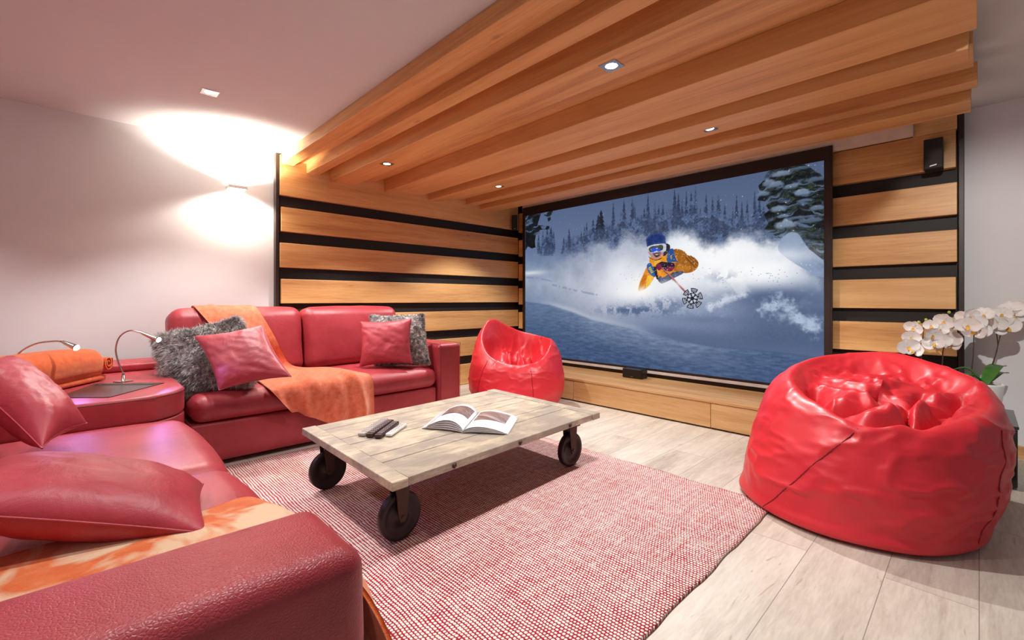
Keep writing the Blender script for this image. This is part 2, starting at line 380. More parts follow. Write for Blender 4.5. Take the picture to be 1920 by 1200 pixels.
# timber ceiling: base panel and stepped beams running parallel to the screen
XB0, XB1 = -4.424, -0.02
pn = obox('ceiling_lining', (XB0, XB1 - 0.012, 1.459, 4.0, 2.335, CEIL - 0.001), M_beam)
tagit(pn, 'oak boarding lining the ceiling above and between the beams', 'ceiling lining')
BEAMS = [(1.352, 1.458, 2.291, 'narrow oak trim beam edging the white ceiling, nearest the wall light'),
         (1.574, 1.677, 2.245, 'slim oak beam, second from the white ceiling'),
         (1.796, 2.032, 2.207, 'broad oak beam carrying two spotlights, nearest the camera of the lit beams'),
         (2.0325, 2.266, 2.285, 'shallow oak beam butted against the far side of the near lit beam'),
         (2.377, 2.507, 2.205, 'deep oak beam just beyond the shallow one, at mid ceiling'),
         (2.560, 2.847, 2.240, 'widest oak beam in the middle of the ceiling, without lights'),
         (2.937, 3.077, 2.200, 'deep oak beam just on the sofa side of the far pair of spotlights'),
         (3.0775, 3.394, 2.273, 'wide shallow oak beam carrying the two spotlights nearest the screen'),
         (3.485, 3.604, 2.230, 'slim oak beam, last but one before the screen'),
         (3.709, 3.946, 2.200, 'oak beam closest to the projection screen')]
for k, (a, b_, z, lab) in enumerate(BEAMS):
    o = obox('ceiling_timber', (XB0, XB1 + 0.014 * ((k * 7) % 3 - 1), a, b_, z, 2.3345 if k else CEIL - 0.001), M_beam, r=0.003)
    tagit(o, lab, 'beam', 'oak ceiling beams', 'thing')

# recessed spotlights
SL = ['square spotlight in the broad near beam, upper middle of the photo', 'square spotlight in the near beam close to the left panel',
      'square spotlight in the wide far beam above the screen picture', 'small spotlight in the far beam near the screen corner',
      'square chrome spotlight in the white ceiling by the wall light', 'square chrome spotlight in the white ceiling above the coffee table',
      'square chrome spotlight added for soft fill in the white ceiling, out of view above the near sofa', 'square chrome spotlight added for soft fill in the white ceiling, out of view above the corner unit',
      'square chrome spotlight in the white ceiling beside the beam ends, on the bean bag side']
s0 = None
for i, p in enumerate(SPOTS):
    if s0 is None:
        t = thing('recessed_spotlight', p, SL[i], 'spotlight', 'recessed ceiling spotlights')
        hole = MB(); q = 0.046; r_ = 0.031; n = 32
        ang = np.arange(n) * 2 * math.pi / n
        sq = np.array([(math.cos(a), math.sin(a)) for a in ang]); sqs = sq / np.abs(sq).max(axis=1, keepdims=True) * q
        L = [np.c_[sqs, np.full(n, 0.0)], np.c_[sqs, np.full(n, -0.004)], np.c_[sq * r_, np.full(n, -0.004)], np.c_[sq * r_ * 0.93, np.full(n, -0.001)]]
        V = np.concatenate(L) + np.array(p)
        mk('bezel', V, [tuple(f[::-1]) for f in gridf(4, n, cv=True)], M_chrome, t, smooth=False)
        V, F = cyl((p[0], p[1], p[2] - 0.0006), (p[0], p[1], p[2] - 0.003), 0.0275, n=32)
        mk('lens', V, F, M_lens, t, smooth=False); s0 = t
    else:
        t = s0.copy(); C.objects.link(t); t.location = p; t['label'] = SL[i]
        for ch in s0.children:
            c = ch.copy(); c.parent = t; C.objects.link(c)

# up-and-down wall light
t = thing('wall_sconce', (WX, 1.0, 2.0), 'small white up-and-down wall light glowing beside the slatted panel', 'wall light')
V, F = box(WX + 0.001, WX + 0.10, 0.93, 1.07, 2.000, 2.028, r=0.003)
mk('body', V, F, M_white, t, smooth=False)
obox('upper_glass', (WX + 0.012, WX + 0.092, 0.938, 1.062, 2.0285, 2.033), M_sglass, t, r=0.001)
obox('lower_glass', (WX + 0.012, WX + 0.092, 0.938, 1.062, 1.994, 1.9995), M_sglass, t, r=0.001)
# ------------------------------------------------------------------ projection screen with the picture it shows
SY = 4.33; PX0, PX1, PZ0, PZ1 = -4.222, -0.868, 0.329, 2.170
t = thing('projection_screen', (-2.55, SY, 0.28), 'large projection screen showing a skier in orange jacket spraying powder snow', 'screen')
obox('top_border', (-4.272, -0.825, SY - 0.002, SY + 0.02, PZ1, 2.28), M_frame, t, r=0.001)
obox('side_border', (-4.272, PX0, SY - 0.002, SY + 0.02, PZ0, PZ1), M_frame, t, r=0.001)
obox('side_border', (PX1, -0.825, SY - 0.002, SY + 0.02, PZ0, PZ1), M_frame, t, r=0.001)
obox('side_rail', (-0.8245, -0.812, SY - 0.004, SY + 0.021, 0.275, 2.28), M_frame, t, r=0.001)
obox('bottom_border', (-4.272, -0.825, SY - 0.002, SY + 0.02, 0.306, PZ0), M_frame, t, r=0.001)
obox('bottom_bar', (-4.272, -0.825, SY - 0.012, SY + 0.02, 0.278, 0.3055), M_white, t, r=0.002)
t2 = thing('screen_casing', (-2.3, 4.36, 2.23), 'white roller casing on the wall above the projection screen, hidden mostly by the last beam', 'screen casing')
obox('housing', (-4.30, -0.338, 4.352, 4.395, 2.238, 2.375), M_casing, t2, r=0.002)
obox('end_cap', (-0.3375, -0.332, 4.35, 4.396, 2.236, 2.376), M_white, t2, r=0.001)

NU, NV = 900, 500
def pic(px, py):                      # a reading from the picture, as (across, up) in metres on the screen
    p = aty(px, py, SY); return p[0], p[2]
def poly(pts): return np.array([pic(*p) for p in pts])
gx, gz = np.meshgrid(np.linspace(PX0, PX1, NU), np.linspace(PZ0, PZ1, NV), indexing='ij')
U = (gx - PX0) / (PX1 - PX0); Vv = (PZ1 - gz) / (PZ1 - PZ0)
IMG = np.zeros((NU, NV, 3))
def S(*c): return np.array(c, float)
def lay(mask, col):
    global IMG
    m = np.clip(mask, 0, 1)[..., None]; IMG = IMG * (1 - m) + np.asarray(col, float) * m
def inside(P):
    m = np.zeros(gx.shape, bool); n = len(P)
    x0, x1, z0, z1 = P[:, 0].min(), P[:, 0].max(), P[:, 1].min(), P[:, 1].max()
    i0, i1 = np.searchsorted(gx[:, 0], (x0, x1)); j0, j1 = np.searchsorted(gz[0], (z0, z1)); s = (slice(i0, i1), slice(j0, j1))
    X, Z = gx[s], gz[s]; r = np.zeros(X.shape, bool)
    for i in range(n):
        a, b = P[i], P[(i + 1) % n]
        if a[1] == b[1]: continue
        r ^= ((a[1] > Z) != (b[1] > Z)) & (X < (b[0] - a[0]) * (Z - a[1]) / (b[1] - a[1]) + a[0])
    m[s] = r; return m
def spl(P, k=6):
    P = np.asarray(P, float); n = len(P); out = []
    for i in range(n):
        a, b, c, d = P[i - 1], P[i], P[(i + 1) % n], P[(i + 2) % n]
        for t_ in np.linspace(0, 1, k, endpoint=False):
            out.append(0.5 * (2 * b + (c - a) * t_ + (2 * a - 5 * b + 4 * c - d) * t_ ** 2 + (3 * b - a - 3 * c + d) * t_ ** 3))
    return np.array(out)
def seg_d(pts):
    P = poly(pts); d = np.full(gx.shape, 9.0)
    for a, b in zip(P[:-1], P[1:]):
        ab = b - a; tt = np.clip(((gx - a[0]) * ab[0] + (gz - a[1]) * ab[1]) / (ab @ ab), 0, 1)
        d = np.minimum(d, np.hypot(gx - a[0] - tt * ab[0], gz - a[1] - tt * ab[1]))
    return d
def curve_z(pts):                     # height of a line across the picture at every column
    P = poly(pts); o = np.argsort(P[:, 0]); return np.interp(gx[:, 0], P[o, 0], P[o, 1])[:, None]
def blobm(px, py, rx, rz, soft=1.0):
    c = pic(px, py); d = np.hypot((gx - c[0]) / rx, (gz - c[1]) / rz); return np.exp(-(d ** 2) * soft)
n1 = fbm(gx * 6, gz * 6, 1.5, 5); n2 = fbm(gx * 22, gz * 22, 4.5, 4); n3 = fbm(gx * 70, gz * 70, 8.5, 2)
nh = fbm(gx * 14, gz * 70, 2.2, 3)
# sky
top = S(86, 104, 140) * (1 - U[..., None]) + S(80, 95, 128) * U[..., None]; low = S(108, 128, 162) * (1 - U[..., None]) + S(98, 114, 146) * U[..., None]
IMG[:] = top + (low - top) * np.clip(Vv / 0.38, 0, 1)[..., None]
rs = np.random.RandomState(5)
# distant spruces: tip reading and foot
def spruce(px, py, fy, wpx, col, dark=0.0):
    x, z = pic(px, py); _, zf = pic(px, fy); x2, _ = pic(px + wpx, py); wd = abs(x2 - x) * 0.85
    i0, i1 = np.searchsorted(gx[:, 0], (x - wd * 1.6, x + wd * 1.6)); j0, j1 = np.searchsorted(gz[0], (zf, z)); s = (slice(i0, i1), slice(j0, j1))
    X, Z = gx[s], gz[s]
    if X.size == 0: return
    q = (z - Z) / (z - zf); saw = 0.55 + 0.45 * ((q * (9 + 5 * rs.rand())) % 1.0)
    edge = wd * np.clip(q * 1.5 + 0.05, 0, 1) ** 0.75 * saw * (0.75 + 0.6 * n2[s]); m = sstep(0.0, -0.006, np.abs(X - x) - edge)
    c = np.asarray(col, float)[None, None] * (0.72 + 0.55 * n3[s][..., None]) + (n2[s] > 0.56)[..., None] * S(26, 30, 36) * (1 - dark)
    fade = sstep(1.0, 0.55, q)[..., None]; m = m[..., None] * (0.55 + 0.45 * fade)
    IMG[s] = IMG[s] * (1 - m) + c * m
for (px, py, w_) in [(1010, 438, 5), (1018, 432, 5), (1026, 427, 7), (1033, 424, 8), (1038, 432, 5), (1057, 443, 4), (1067, 428, 6), (1075, 446, 4), (1083, 441, 4), (1090, 432, 5),
                     (1096, 424, 6), (1100, 416, 6), (1106, 430, 5), (1112, 410, 8), (1139, 420, 4), (1150, 376, 7), (1170, 372, 9), (1186, 368, 10), (1196, 404, 6), (1203, 400, 6), (1215, 361, 8),
                     (1208, 388, 8), (1228, 376, 8), (1235, 380, 8), (1243, 380, 9), (1250, 396, 7), (1265, 352, 10), (1272, 362, 10), (1279, 370, 8), (1287, 356, 8), (1296, 358, 10), (1304, 346, 9),
                     (1313, 388, 8), (1324, 360, 8), (1336, 368, 9), (1347, 362, 11), (1359, 382, 9), (1374, 386, 8), (1381, 362, 8), (1391, 376, 8), (1401, 370, 8), (1415, 356, 9), (1424, 372, 12), (1432, 384, 12)]:
    for k in range(2):
        if k: spruce(px + rs.uniform(-7, 7), py + rs.uniform(16, 40), 480, w_ * 0.9, S(62, 78, 108))
        else: spruce(px, py, 476, w_, S(48, 62, 90))
spruce(1127, 394, 480, 15, S(26, 36, 48), 1); spruce(1122, 402, 482, 13, S(34, 46, 62), 1)
fh = curve_z([(985, 470), (1090, 440), (1130, 425), (1190, 408), (1260, 396), (1310, 398), (1400, 408), (1440, 412), (1545, 430)]); fm = sstep(0.02, -0.05, gz - fh + (n2 - 0.5) * 0.12) * sstep(0.12, 0.3, U) * 0.75
lay(fm, S(62, 76, 106) + (n3 - 0.5)[..., None] * 60 + (n2 > 0.54)[..., None] * S(24, 28, 34))
# snow field colours
cols = [(0, [(110, 130, 160), (150, 162, 186), (108, 126, 158), (62, 86, 122), (50, 75, 112)]),
        (.125, [(126, 142, 170), (158, 170, 192), (124, 140, 168), (68, 92, 128), (54, 78, 114)]),
        (.25, [(152, 162, 184), (178, 185, 202), (150, 160, 182), (78, 100, 135), (58, 82, 118)]),
        (.375, [(170, 180, 200), (196, 200, 214), (172, 178, 198), (104, 124, 156), (62, 86, 122)]),
        (.5, [(182, 190, 206), (232, 234, 240), (142, 154, 180), (120, 135, 165), (70, 95, 132)]),
        (.625, [(214, 220, 232), (232, 234, 242), (150, 162, 188), (86, 104, 140), (84, 107, 144)]),
        (.75, [(228, 232, 240), (244, 246, 250), (138, 152, 180), (80, 98, 132), (88, 110, 146)]),
        (.875, [(206, 214, 226), (238, 241, 247), (86, 102, 136), (70, 90, 125), (70, 96, 134)]),
        (1, [(120, 138, 166), (160, 172, 195), (76, 98, 132), (68, 90, 126), (64, 90, 128)])]
ru = np.array([c[0] for c in cols]); rv = np.array([.33, .5, .67, .83, 1.0]); T = np.array([c[1] for c in cols], float)
def ease(a):
    f = a - np.floor(a); return np.floor(a) + f * f * (3 - 2 * f) * 0.5 + f * 0.5
iu = np.clip(U * 8, 0, 7.999); iv = np.clip((Vv - .33) / .1675, 0, 3.999); fu = (ease(iu) - np.floor(iu))[..., None]; fv = (ease(iv) - np.floor(iv))[..., None]; a = iu.astype(int); b = iv.astype(int)
snow = (T[a, b] * (1 - fu) + T[a + 1, b] * fu) * (1 - fv) + (T[a, b + 1] * (1 - fu) + T[a + 1, b + 1] * fu) * fv
def addsnow(m, c):
    global snow
    m = np.clip(m, 0, 1)[..., None]; snow = snow * (1 - m) + S(*c) * m
snow = snow + (n1 - 0.5)[..., None] * 52 * sstep(0.72, 0.5, Vv)[..., None] + (n3 - 0.5)[..., None] * 12
addsnow(blobm(1190, 545, 0.42, 0.14) * 0.95, (250, 250, 252)); addsnow(blobm(1350, 480, 0.40, 0.17) * 1.1, (253, 253, 254))
addsnow(blobm(1425, 495, 0.32, 0.16) * 1.1, (252, 253, 254)); addsnow(blobm(1300, 460, 0.28, 0.12), (246, 248, 251))
addsnow(blobm(1165, 510, 0.22, 0.2) * 0.7, (236, 238, 244)); addsnow(blobm(995, 512, 0.25, 0.03) * 0.8, (226, 226, 230))
dk = blobm(1195, 583, 0.42, 0.045) * sstep(0.42, 0.56, n2 + 0.3 * (n1 - 0.5)) * 1.3
addsnow(dk, (86, 106, 142)); addsnow(blobm(1250, 572, 0.22, 0.06) * sstep(0.45, 0.6, n2), (110, 126, 158))
addsnow(blobm(1352, 520, 0.14, 0.05) * sstep(0.42, 0.58, n2) * 0.8, (166, 176, 198))
addsnow(blobm(1455, 560, 0.42, 0.10) * sstep(0.30, 0.5, n1 + 0.35 * (n2 - 0.5)) * 1.1, (80, 98, 132))
addsnow(blobm(1340, 600, 0.5, 0.05) * sstep(0.4, 0.55, n2 + 0.2) * 0.6, (88, 106, 140))
d = seg_d([(1440, 575), (1465, 572), (1485, 585), (1505, 604), (1520, 608)]); addsnow(sstep(0.13, 0.0, d + 0.22 * (n2 - 0.42)) * 0.85, (186, 204, 224))
d = seg_d([(1330, 575), (1370, 558), (1395, 552)]); addsnow(sstep(0.06, 0.0, d + 0.08 * (n2 - 0.45)) * 0.8, (214, 222, 234))
# sweeping edge of the near slope
rz = curve_z([(985, 564), (1030, 570), (1075, 584), (1110, 598), (1150, 607), (1185, 615), (1230, 629), (1280, 639), (1340, 649), (1400, 655), (1470, 662), (1545, 672)])
below = sstep(0.0, -0.02, gz - rz)
nearc = S(70, 95, 131) * (1 - U[..., None]) + S(72, 97, 134) * U[..., None]
nearc = nearc + (S(112, 130, 160) - nearc) * (sstep(-0.38, 0.0, gz - rz) * sstep(0.05, 0.4, U) * sstep(0.98, 0.6, U))[..., None]
nearc = nearc - S(14, 14, 12) * sstep(0.72, 1.0, Vv)[..., None] + (nh - 0.5)[..., None] * 46 + (n3 - 0.5)[..., None] * 16
fr = (below * (0.55 + 0.45 * sstep(0.0, 0.3, U)))[..., None]; snow = snow * (1 - fr) + nearc * fr
sh = sstep(0.16, 0.0, gz - rz) * sstep(0.0, 0.012, gz - rz) * sstep(0.48, 0.60, U); snow = snow * (1 - 0.75 * sh[..., None]) + S(84, 102, 138) * 0.75 * sh[..., None]
lt = np.exp(-((gz - rz - 0.012) / 0.03) ** 2) * sstep(0.62, 0.3, U) * sstep(0.03, 0.2, U) * 0.6; snow = snow * (1 - lt[..., None]) + S(186, 192, 208) * lt[..., None]
for P_ in ([(985, 520), (1000, 521), (1020, 524), (1035, 527)], [(1036, 534), (1052, 538), (1070, 543), (1095, 548), (1120, 553)]):
    d = seg_d(P_); addsnow(sstep(0.02, 0.0, d) * 0.5 * (n2 > 0.42), (104, 122, 156))
# billowing top of the powder cloud
cz = curve_z([(985, 470), (1015, 480), (1040, 476), (1062, 474), (1085, 464), (1105, 462), (1140, 450), (1165, 442), (1190, 440), (1215, 444), (1245, 432), (1265, 424), (1290, 438), (1340, 444), (1390, 432), (1420, 436), (1450, 452), (1480, 455), (1545, 520)])
cl = sstep(0.05, -0.16, gz - cz + (n1 - 0.5) * 0.36 + (n2 - 0.5) * 0.10)
cl = np.maximum(cl, sstep(0.0, -0.3, gz - cz))
IMG = IMG * (1 - cl[..., None]) + snow * cl[..., None]
# big snowy fir at the right and the dark fir at the left edge
def fir(P_, seed, green):
    m = inside(poly(P_)).astype(float); wv = fbm(gx * 9, gz * 9, seed, 3)
    c0 = pic(1500, 400)[0]; droop = 0.35 * np.abs(gx - c0)
    lay_n = fbm(gx * 7 + 3, (gz + droop * 0.6 + (wv - 0.5) * 0.16) * 52, seed + 2, 4)
    m *= sstep(0.0, 0.02, m * 0.03)
    dark = S(14, 22, 28) + (wv - 0.4)[..., None] * S(20, 28, 26)
    c = dark + (sstep(0.50, 0.62, lay_n) * sstep(0.3, 0.55, wv))[..., None] * (S(84, 102, 130) - dark)
    g = (sstep(0.44, 0.5, lay_n) * sstep(0.54, 0.5, lay_n))[..., None] * green; c = c * (1 - g) + S(58, 76, 54) * g
    c = c + (n3 - 0.5)[..., None] * 40
    lay(m, c)
fir([(1456, 313), (1480, 309), (1500, 304), (1516, 312), (1530, 322), (1538, 326), (1546, 334), (1546, 506), (1528, 492), (1508, 470), (1494, 452), (1478, 440), (1462, 447), (1450, 440), (1436, 437), (1433, 430),
     (1440, 420), (1436, 410), (1432, 402), (1442, 394), (1436, 386), (1440, 378), (1420, 376), (1424, 366), (1436, 360), (1424, 356), (1422, 348), (1432, 338), (1434, 330), (1440, 322), (1450, 318)], 3.3, 0.9)
for (px, py, a_, b_, br) in [(1466, 326, .10, .035, 158), (1440, 344, .06, .04, 150), (1455, 346, .07, .035, 150), (1482, 350, .06, .03, 150), (1504, 361, .06, .035, 158), (1432, 364, .07, .03, 140), (1510, 376, .07, .02, 128),
                             (1457, 392, .07, .04, 160), (1534, 390, .07, .03, 138), (1500, 408, .14, .018, 118), (1471, 422, .10, .05, 172), (1518, 414, .10, .03, 120), (1468, 406, .05, .02, 140), (1530, 336, .10, .03, 120), (1500, 316, .1, .02, 110)]:
    c_ = pic(px, py); dd = ((gx - c_[0]) / a_) ** 2 + ((gz - c_[1]) / b_) ** 2; cut = sstep(-0.9, -0.2, (gz - c_[1]) / b_ + 0.5 * (n2 - 0.5))
    lay(sstep(1.1, 0.3, dd + 1.3 * (n2 - 0.5)) * cut * 0.85, S(br - 34, br - 16, br + 8) + ((gz - c_[1]) / b_ * 22)[..., None])
mz = poly([(1459, 462), (1466, 448), (1480, 436), (1496, 438), (1506, 452), (1518, 468), (1534, 480), (1545, 492), (1545, 520), (1500, 500), (1465, 476)])
lay(inside(spl(mz)).astype(float) * 0.9, S(112, 130, 160) + (sstep(0.0, 0.35, n1) * 26)[..., None] + (n2 - 0.5)[..., None] * 40)
lay(blobm(1482, 447, 0.10, 0.07) * 0.7, S(152, 168, 192))
lay(blobm(1462, 480, 0.3, 0.07) * 0.75, S(232, 236, 243))
fir([(985, 404), (1036, 395), (1038, 400), (1032, 404), (1033, 412), (1028, 416), (1026, 406), (1014, 402), (1010, 414), (1008, 422), (1030, 424), (1030, 430), (1012, 431), (1014, 437), (1005, 440), (1003, 452), (1004, 464), (997, 466), (990, 462), (985, 470)], 6.1, 0.1)
# flakes and flying crumbs
for k in range(340):
    u_ = rs.rand() ** 0.6; px, pz = PX0 + (PX1 - PX0) * u_, PZ1 - (PZ1 - PZ0) * rs.rand() * 0.5
    i, j = int(u_ * (NU - 2)), int((pz - PZ0) / (PZ1 - PZ0) * (NV - 2)); s_ = rs.choice([1, 1, 1, 2]); a_ = rs.uniform(0.25, 0.8)
    IMG[i:i + s_, j:j + s_] = IMG[i:i + s_, j:j + s_] * (1 - a_) + 225 * a_
for k in range(260):
    cx_, cy_ = rs.choice([1185, 1260, 1350, 1440, 1480]), rs.choice([578, 585, 560, 520]); p_ = pic(cx_ + rs.normal(0, 22), cy_ + rs.normal(0, 9))
    i, j = int((p_[0] - PX0) / (PX1 - PX0) * NU), int((p_[1] - PZ0) / (PZ1 - PZ0) * NV)
    if 0 < i < NU - 3 and 0 < j < NV - 3: IMG[i:i + 2, j:j + 2] = IMG[i:i + 2, j:j + 2] * 0.5 + S(80, 98, 130) * 0.5
# the skier
def Q(a_, b_): return (1140 + a_ / 6.0, 400 + b_ / 6.0)
def shape(pts, col, soft=True, var=18, al=1.0, fs=None):
    P_ = poly([Q(*p) for p in pts]); P_ = spl(P_) if soft else P_
    lay(inside(P_) * al, S(*col) + (n3 - 0.5)[..., None] * var * 2 + ((n2 - 0.5)[..., None] * var * 1.5))
lay(blobm(1205, 535, 0.10, 0.09) * 0.6, S(255, 250, 236))
shape([(438, 600), (400, 680), (360, 770), (340, 862), (372, 872), (415, 852), (470, 800), (520, 720), (520, 640), (490, 580)], (226, 140, 40))
shape([(400, 700), (370, 780), (350, 850), (375, 852), (410, 780), (440, 700)], (190, 106, 34), al=0.7)
shape([(450, 700), (430, 780), (430, 840), (480, 790), (510, 720)], (252, 206, 70), al=0.8)
shape([(470, 500), (520, 480), (620, 480), (700, 400), (760, 410), (880, 450), (900, 560), (880, 660), (800, 650), (720, 680), (640, 700), (600, 770), (560, 745), (500, 660), (470, 580)], (224, 140, 38))
shape([(740, 410), (800, 404), (860, 430), (890, 470), (960, 490), (1005, 530), (1018, 580), (990, 630), (930, 665), (860, 672), (790, 650), (740, 640), (745, 560), (790, 545), (760, 480)], (164, 100, 30))
shape([(880, 470), (950, 490), (1000, 530), (1012, 590), (970, 640), (940, 600), (960, 560), (910, 520)], (206, 128, 44), al=0.55)
shape([(800, 560), (860, 590), (930, 600), (900, 650), (830, 655), (770, 630)], (210, 136, 44), al=0.5)
for a_, b_ in (((900, 480), (1000, 590)), ((880, 500), (985, 610)), ((930, 480), (1010, 560))):
    lay(sstep(0.010, 0.003, seg_d([Q(*a_), Q(*b_)])) * 0.7, S(92, 52, 22))
shape([(600, 700), (560, 745), (600, 790), (660, 770), (760, 720), (850, 672), (830, 650), (740, 660), (680, 690)], (84, 92, 116), var=40)
shape([(690, 410), (735, 400), (745, 450), (770, 520), (790, 545), (720, 548), (670, 560), (660, 500)], (40, 84, 148))
shape([(700, 480), (715, 475), (722, 510), (710, 520)], (188, 150, 60), al=.8)
shape([(436, 590), (460, 560), (490, 570), (520, 640), (530, 715), (500, 705), (455, 660)], (36, 92, 160))
for k, (a_, b_) in enumerate([(470, 610), (478, 628), (486, 646), (494, 664)]):
    lay(sstep(0.009, 0.004, seg_d([Q(a_ - 8, b_ + 4), Q(a_ + 8, b_ - 4)])), S(214, 190, 60))
shape([(500, 560), (530, 570), (560, 690), (565, 740), (545, 735), (520, 660)], (40, 34, 44))
shape([(470, 490), (510, 520), (545, 500), (620, 470), (650, 500), (660, 560), (560, 560), (510, 600), (480, 540)], (232, 150, 42))
shape([(560, 520), (600, 560), (570, 570), (530, 600), (520, 560)], (244, 186, 60), al=.8)
shape([(545, 575), (600, 545), (660, 550), (740, 560), (750, 600), (730, 635), (700, 655), (640, 640), (600, 620), (560, 630), (538, 610)], (34, 28, 44), var=26)
shape([(540, 590), (570, 560), (600, 590), (600, 625), (565, 640)], (132, 34, 70))
shape([(650, 620), (680, 600), (735, 600), (735, 630), (700, 650), (660, 640)], (142, 40, 78), al=.85)
shape([(560, 640), (600, 660), (660, 690), (620, 720), (580, 690)], (232, 150, 44))
shape([(640, 345), (680, 345), (700, 375), (690, 420), (650, 470), (620, 480), (630, 420)], (36, 44, 62))
shape([(455, 425), (470, 470), (500, 500), (540, 515), (590, 490), (620, 460), (625, 410), (560, 400)], (178, 136, 136))
shape([(505, 440), (540, 430), (590, 440), (585, 475), (545, 495), (515, 475)], (120, 80, 84))
shape([(522, 462), (548, 456), (575, 462), (568, 484), (540, 490)], (52, 26, 34))
shape([(530, 462), (568, 460), (566, 467), (534, 469)], (214, 205, 204), al=.9)
shape([(455, 470), (475, 500), (540, 522), (600, 500), (600, 510), (540, 530), (470, 505)], (40, 36, 46))
shape([(432, 330), (430, 290), (470, 245), (540, 225), (600, 228), (640, 262), (650, 330), (650, 350), (600, 345), (540, 352), (480, 362), (445, 385)], (44, 68, 122))
shape([(445, 300), (480, 258), (540, 240), (600, 245), (630, 280), (600, 320), (520, 330), (460, 350)], (24, 48, 112), al=.8)
shape([(440, 380), (500, 355), (580, 342), (640, 342), (655, 365), (650, 420), (620, 432), (600, 425), (560, 437), (500, 446), (470, 440), (450, 410)], (196, 200, 208))
shape([(458, 398), (490, 372), (560, 360), (610, 356), (622, 380), (612, 412), (575, 425), (545, 418), (520, 435), (480, 440), (465, 425)], (70, 74, 62))
shape([(488, 400), (530, 385), (548, 392), (590, 405), (588, 425), (560, 428), (545, 420), (520, 435), (494, 438)], (44, 84, 214))
shape([(540, 392), (560, 388), (556, 402), (542, 404)], (186, 196, 240), al=.8)
for off, cc in ((0, (120, 60, 58)), (8, (196, 120, 112))):
    lay(sstep(0.013 if not off else 0.006, 0.003, seg_d([Q(600 + off, 612), Q(740 + off, 745), Q(890 + off, 905)])), S(*cc))
bc = pic(*Q(948, 958)); ex = gx - bc[0]; ez = gz - bc[1]; rr = np.hypot(ex, ez) / 0.102; an = np.arctan2(ez, ex)
sect = np.abs(((an / (2 * math.pi / 6) + 0.22) % 1.0) - 0.5)
lay(((rr < 1) & (rr > 0.62) & (sect < 0.36)) | (rr < 0.55), S(26, 34, 52))
lay(((rr < 0.90) & (rr > 0.83) & (sect < 0.26)) | ((rr < 0.76) & (rr > 0.70) & (sect < 0.24)) | ((rr < 0.46) & (rr > 0.20) & (sect < 0.3)), S(196, 204, 216))
lay(((rr < .62) & (rr > .5) & (sect < 0.12)), S(26, 34, 52)); lay(rr < 0.14, S(20, 26, 42))
for k in range(90):
    p_ = pic(*Q(rs.uniform(440, 1010), rs.uniform(400, 760))); i, j = int((p_[0] - PX0) / (PX1 - PX0) * NU), int((p_[1] - PZ0) / (PZ1 - PZ0) * NV)
    IMG[i:i + 2, j:j + 2] = IMG[i:i + 2, j:j + 2] * 0.4 + 240 * 0.6
lay(blobm(1203, 545, 0.06, 0.05) * 0.85, S(252, 248, 244)); lay(blobm(1258, 533, 0.16, 0.035) * 0.8, S(240, 240, 244))
IMG = np.clip(IMG, 0, 255) / 255; L_ = np.where(IMG <= 0.04045, IMG / 12.92, ((IMG + 0.055) / 1.055) ** 2.4)
me = bpy.data.meshes.new('picture'); nvt = NU * NV; me.vertices.add(nvt)
co = np.stack([gx, np.full(gx.shape, SY), gz], -1).reshape(-1, 3) - np.array((-2.55, SY, 0.28)); me.vertices.foreach_set('co', co.ravel())
i_, j_ = np.meshgrid(np.arange(NU - 1), np.arange(NV - 1), indexing='ij'); a_ = (i_ * NV + j_).ravel()
fq = np.stack([a_, a_ + NV, a_ + NV + 1, a_ + 1], 1); me.loops.add(fq.size); me.polygons.add(len(fq))
me.loops.foreach_set('vertex_index', fq.ravel()); me.polygons.foreach_set('loop_start', np.arange(0, fq.size, 4)); me.polygons.foreach_set('loop_total', np.full(len(fq), 4))
me.update(); ca = me.color_attributes.new('projected', 'FLOAT_COLOR', 'POINT'); ca.data.foreach_set('color', np.c_[L_.reshape(-1, 3), np.ones(nvt)].ravel())
m, nt, b = mat('projected_picture'); b.inputs['Base Color'].default_value = (0.02, 0.02, 0.02, 1); b.inputs['Roughness'].default_value = 0.8; b.inputs['Specular IOR Level'].default_value = 0.0
an_ = N(nt, 'ShaderNodeVertexColor'); an_.layer_name = 'projected'; nt.links.new(an_.outputs[0], b.inputs['Emission Color']); b.inputs['Emission Strength'].default_value = 0.97
me.materials.append(m); o = bpy.data.objects.new('picture', me); C.objects.link(o); o.parent = t; o['label'] = 'powder snow picture on the screen: firs, snow cloud and skier with pole'
# ------------------------------------------------------------------ low media bench under the screen, speakers
t = thing('media_bench', (-2.27, 4.0, 0), 'long low oak media bench under the projection screen', 'media bench')
obox('carcass', (-4.42, -0.46, 3.725, 4.34, 0.012, 0.212), M_bench, t, r=0.002)
obox('top', (-4.42, -0.46, 3.700, 4.345, 0.213, 0.236), M_bench, t, r=0.003)
obox('plinth', (-4.42, -0.46, 3.75, 4.33, 0.0, 0.0115), M_black, t, r=0.001)
for a, b_ in ((-4.42, -2.921), (-2.917, -1.516), (-1.512, -0.46)):
    obox('drawer_front', (a, b_, 3.703, 3.7245, 0.014, 0.2095), M_bench, t, r=0.002)
obox('shadow_strip', (-4.42, -0.46, 4.3455, 4.352, 0.19, 0.272), M_black, t, r=0.001)  # black strip standing in for the shadow gap under the screen's bottom bar

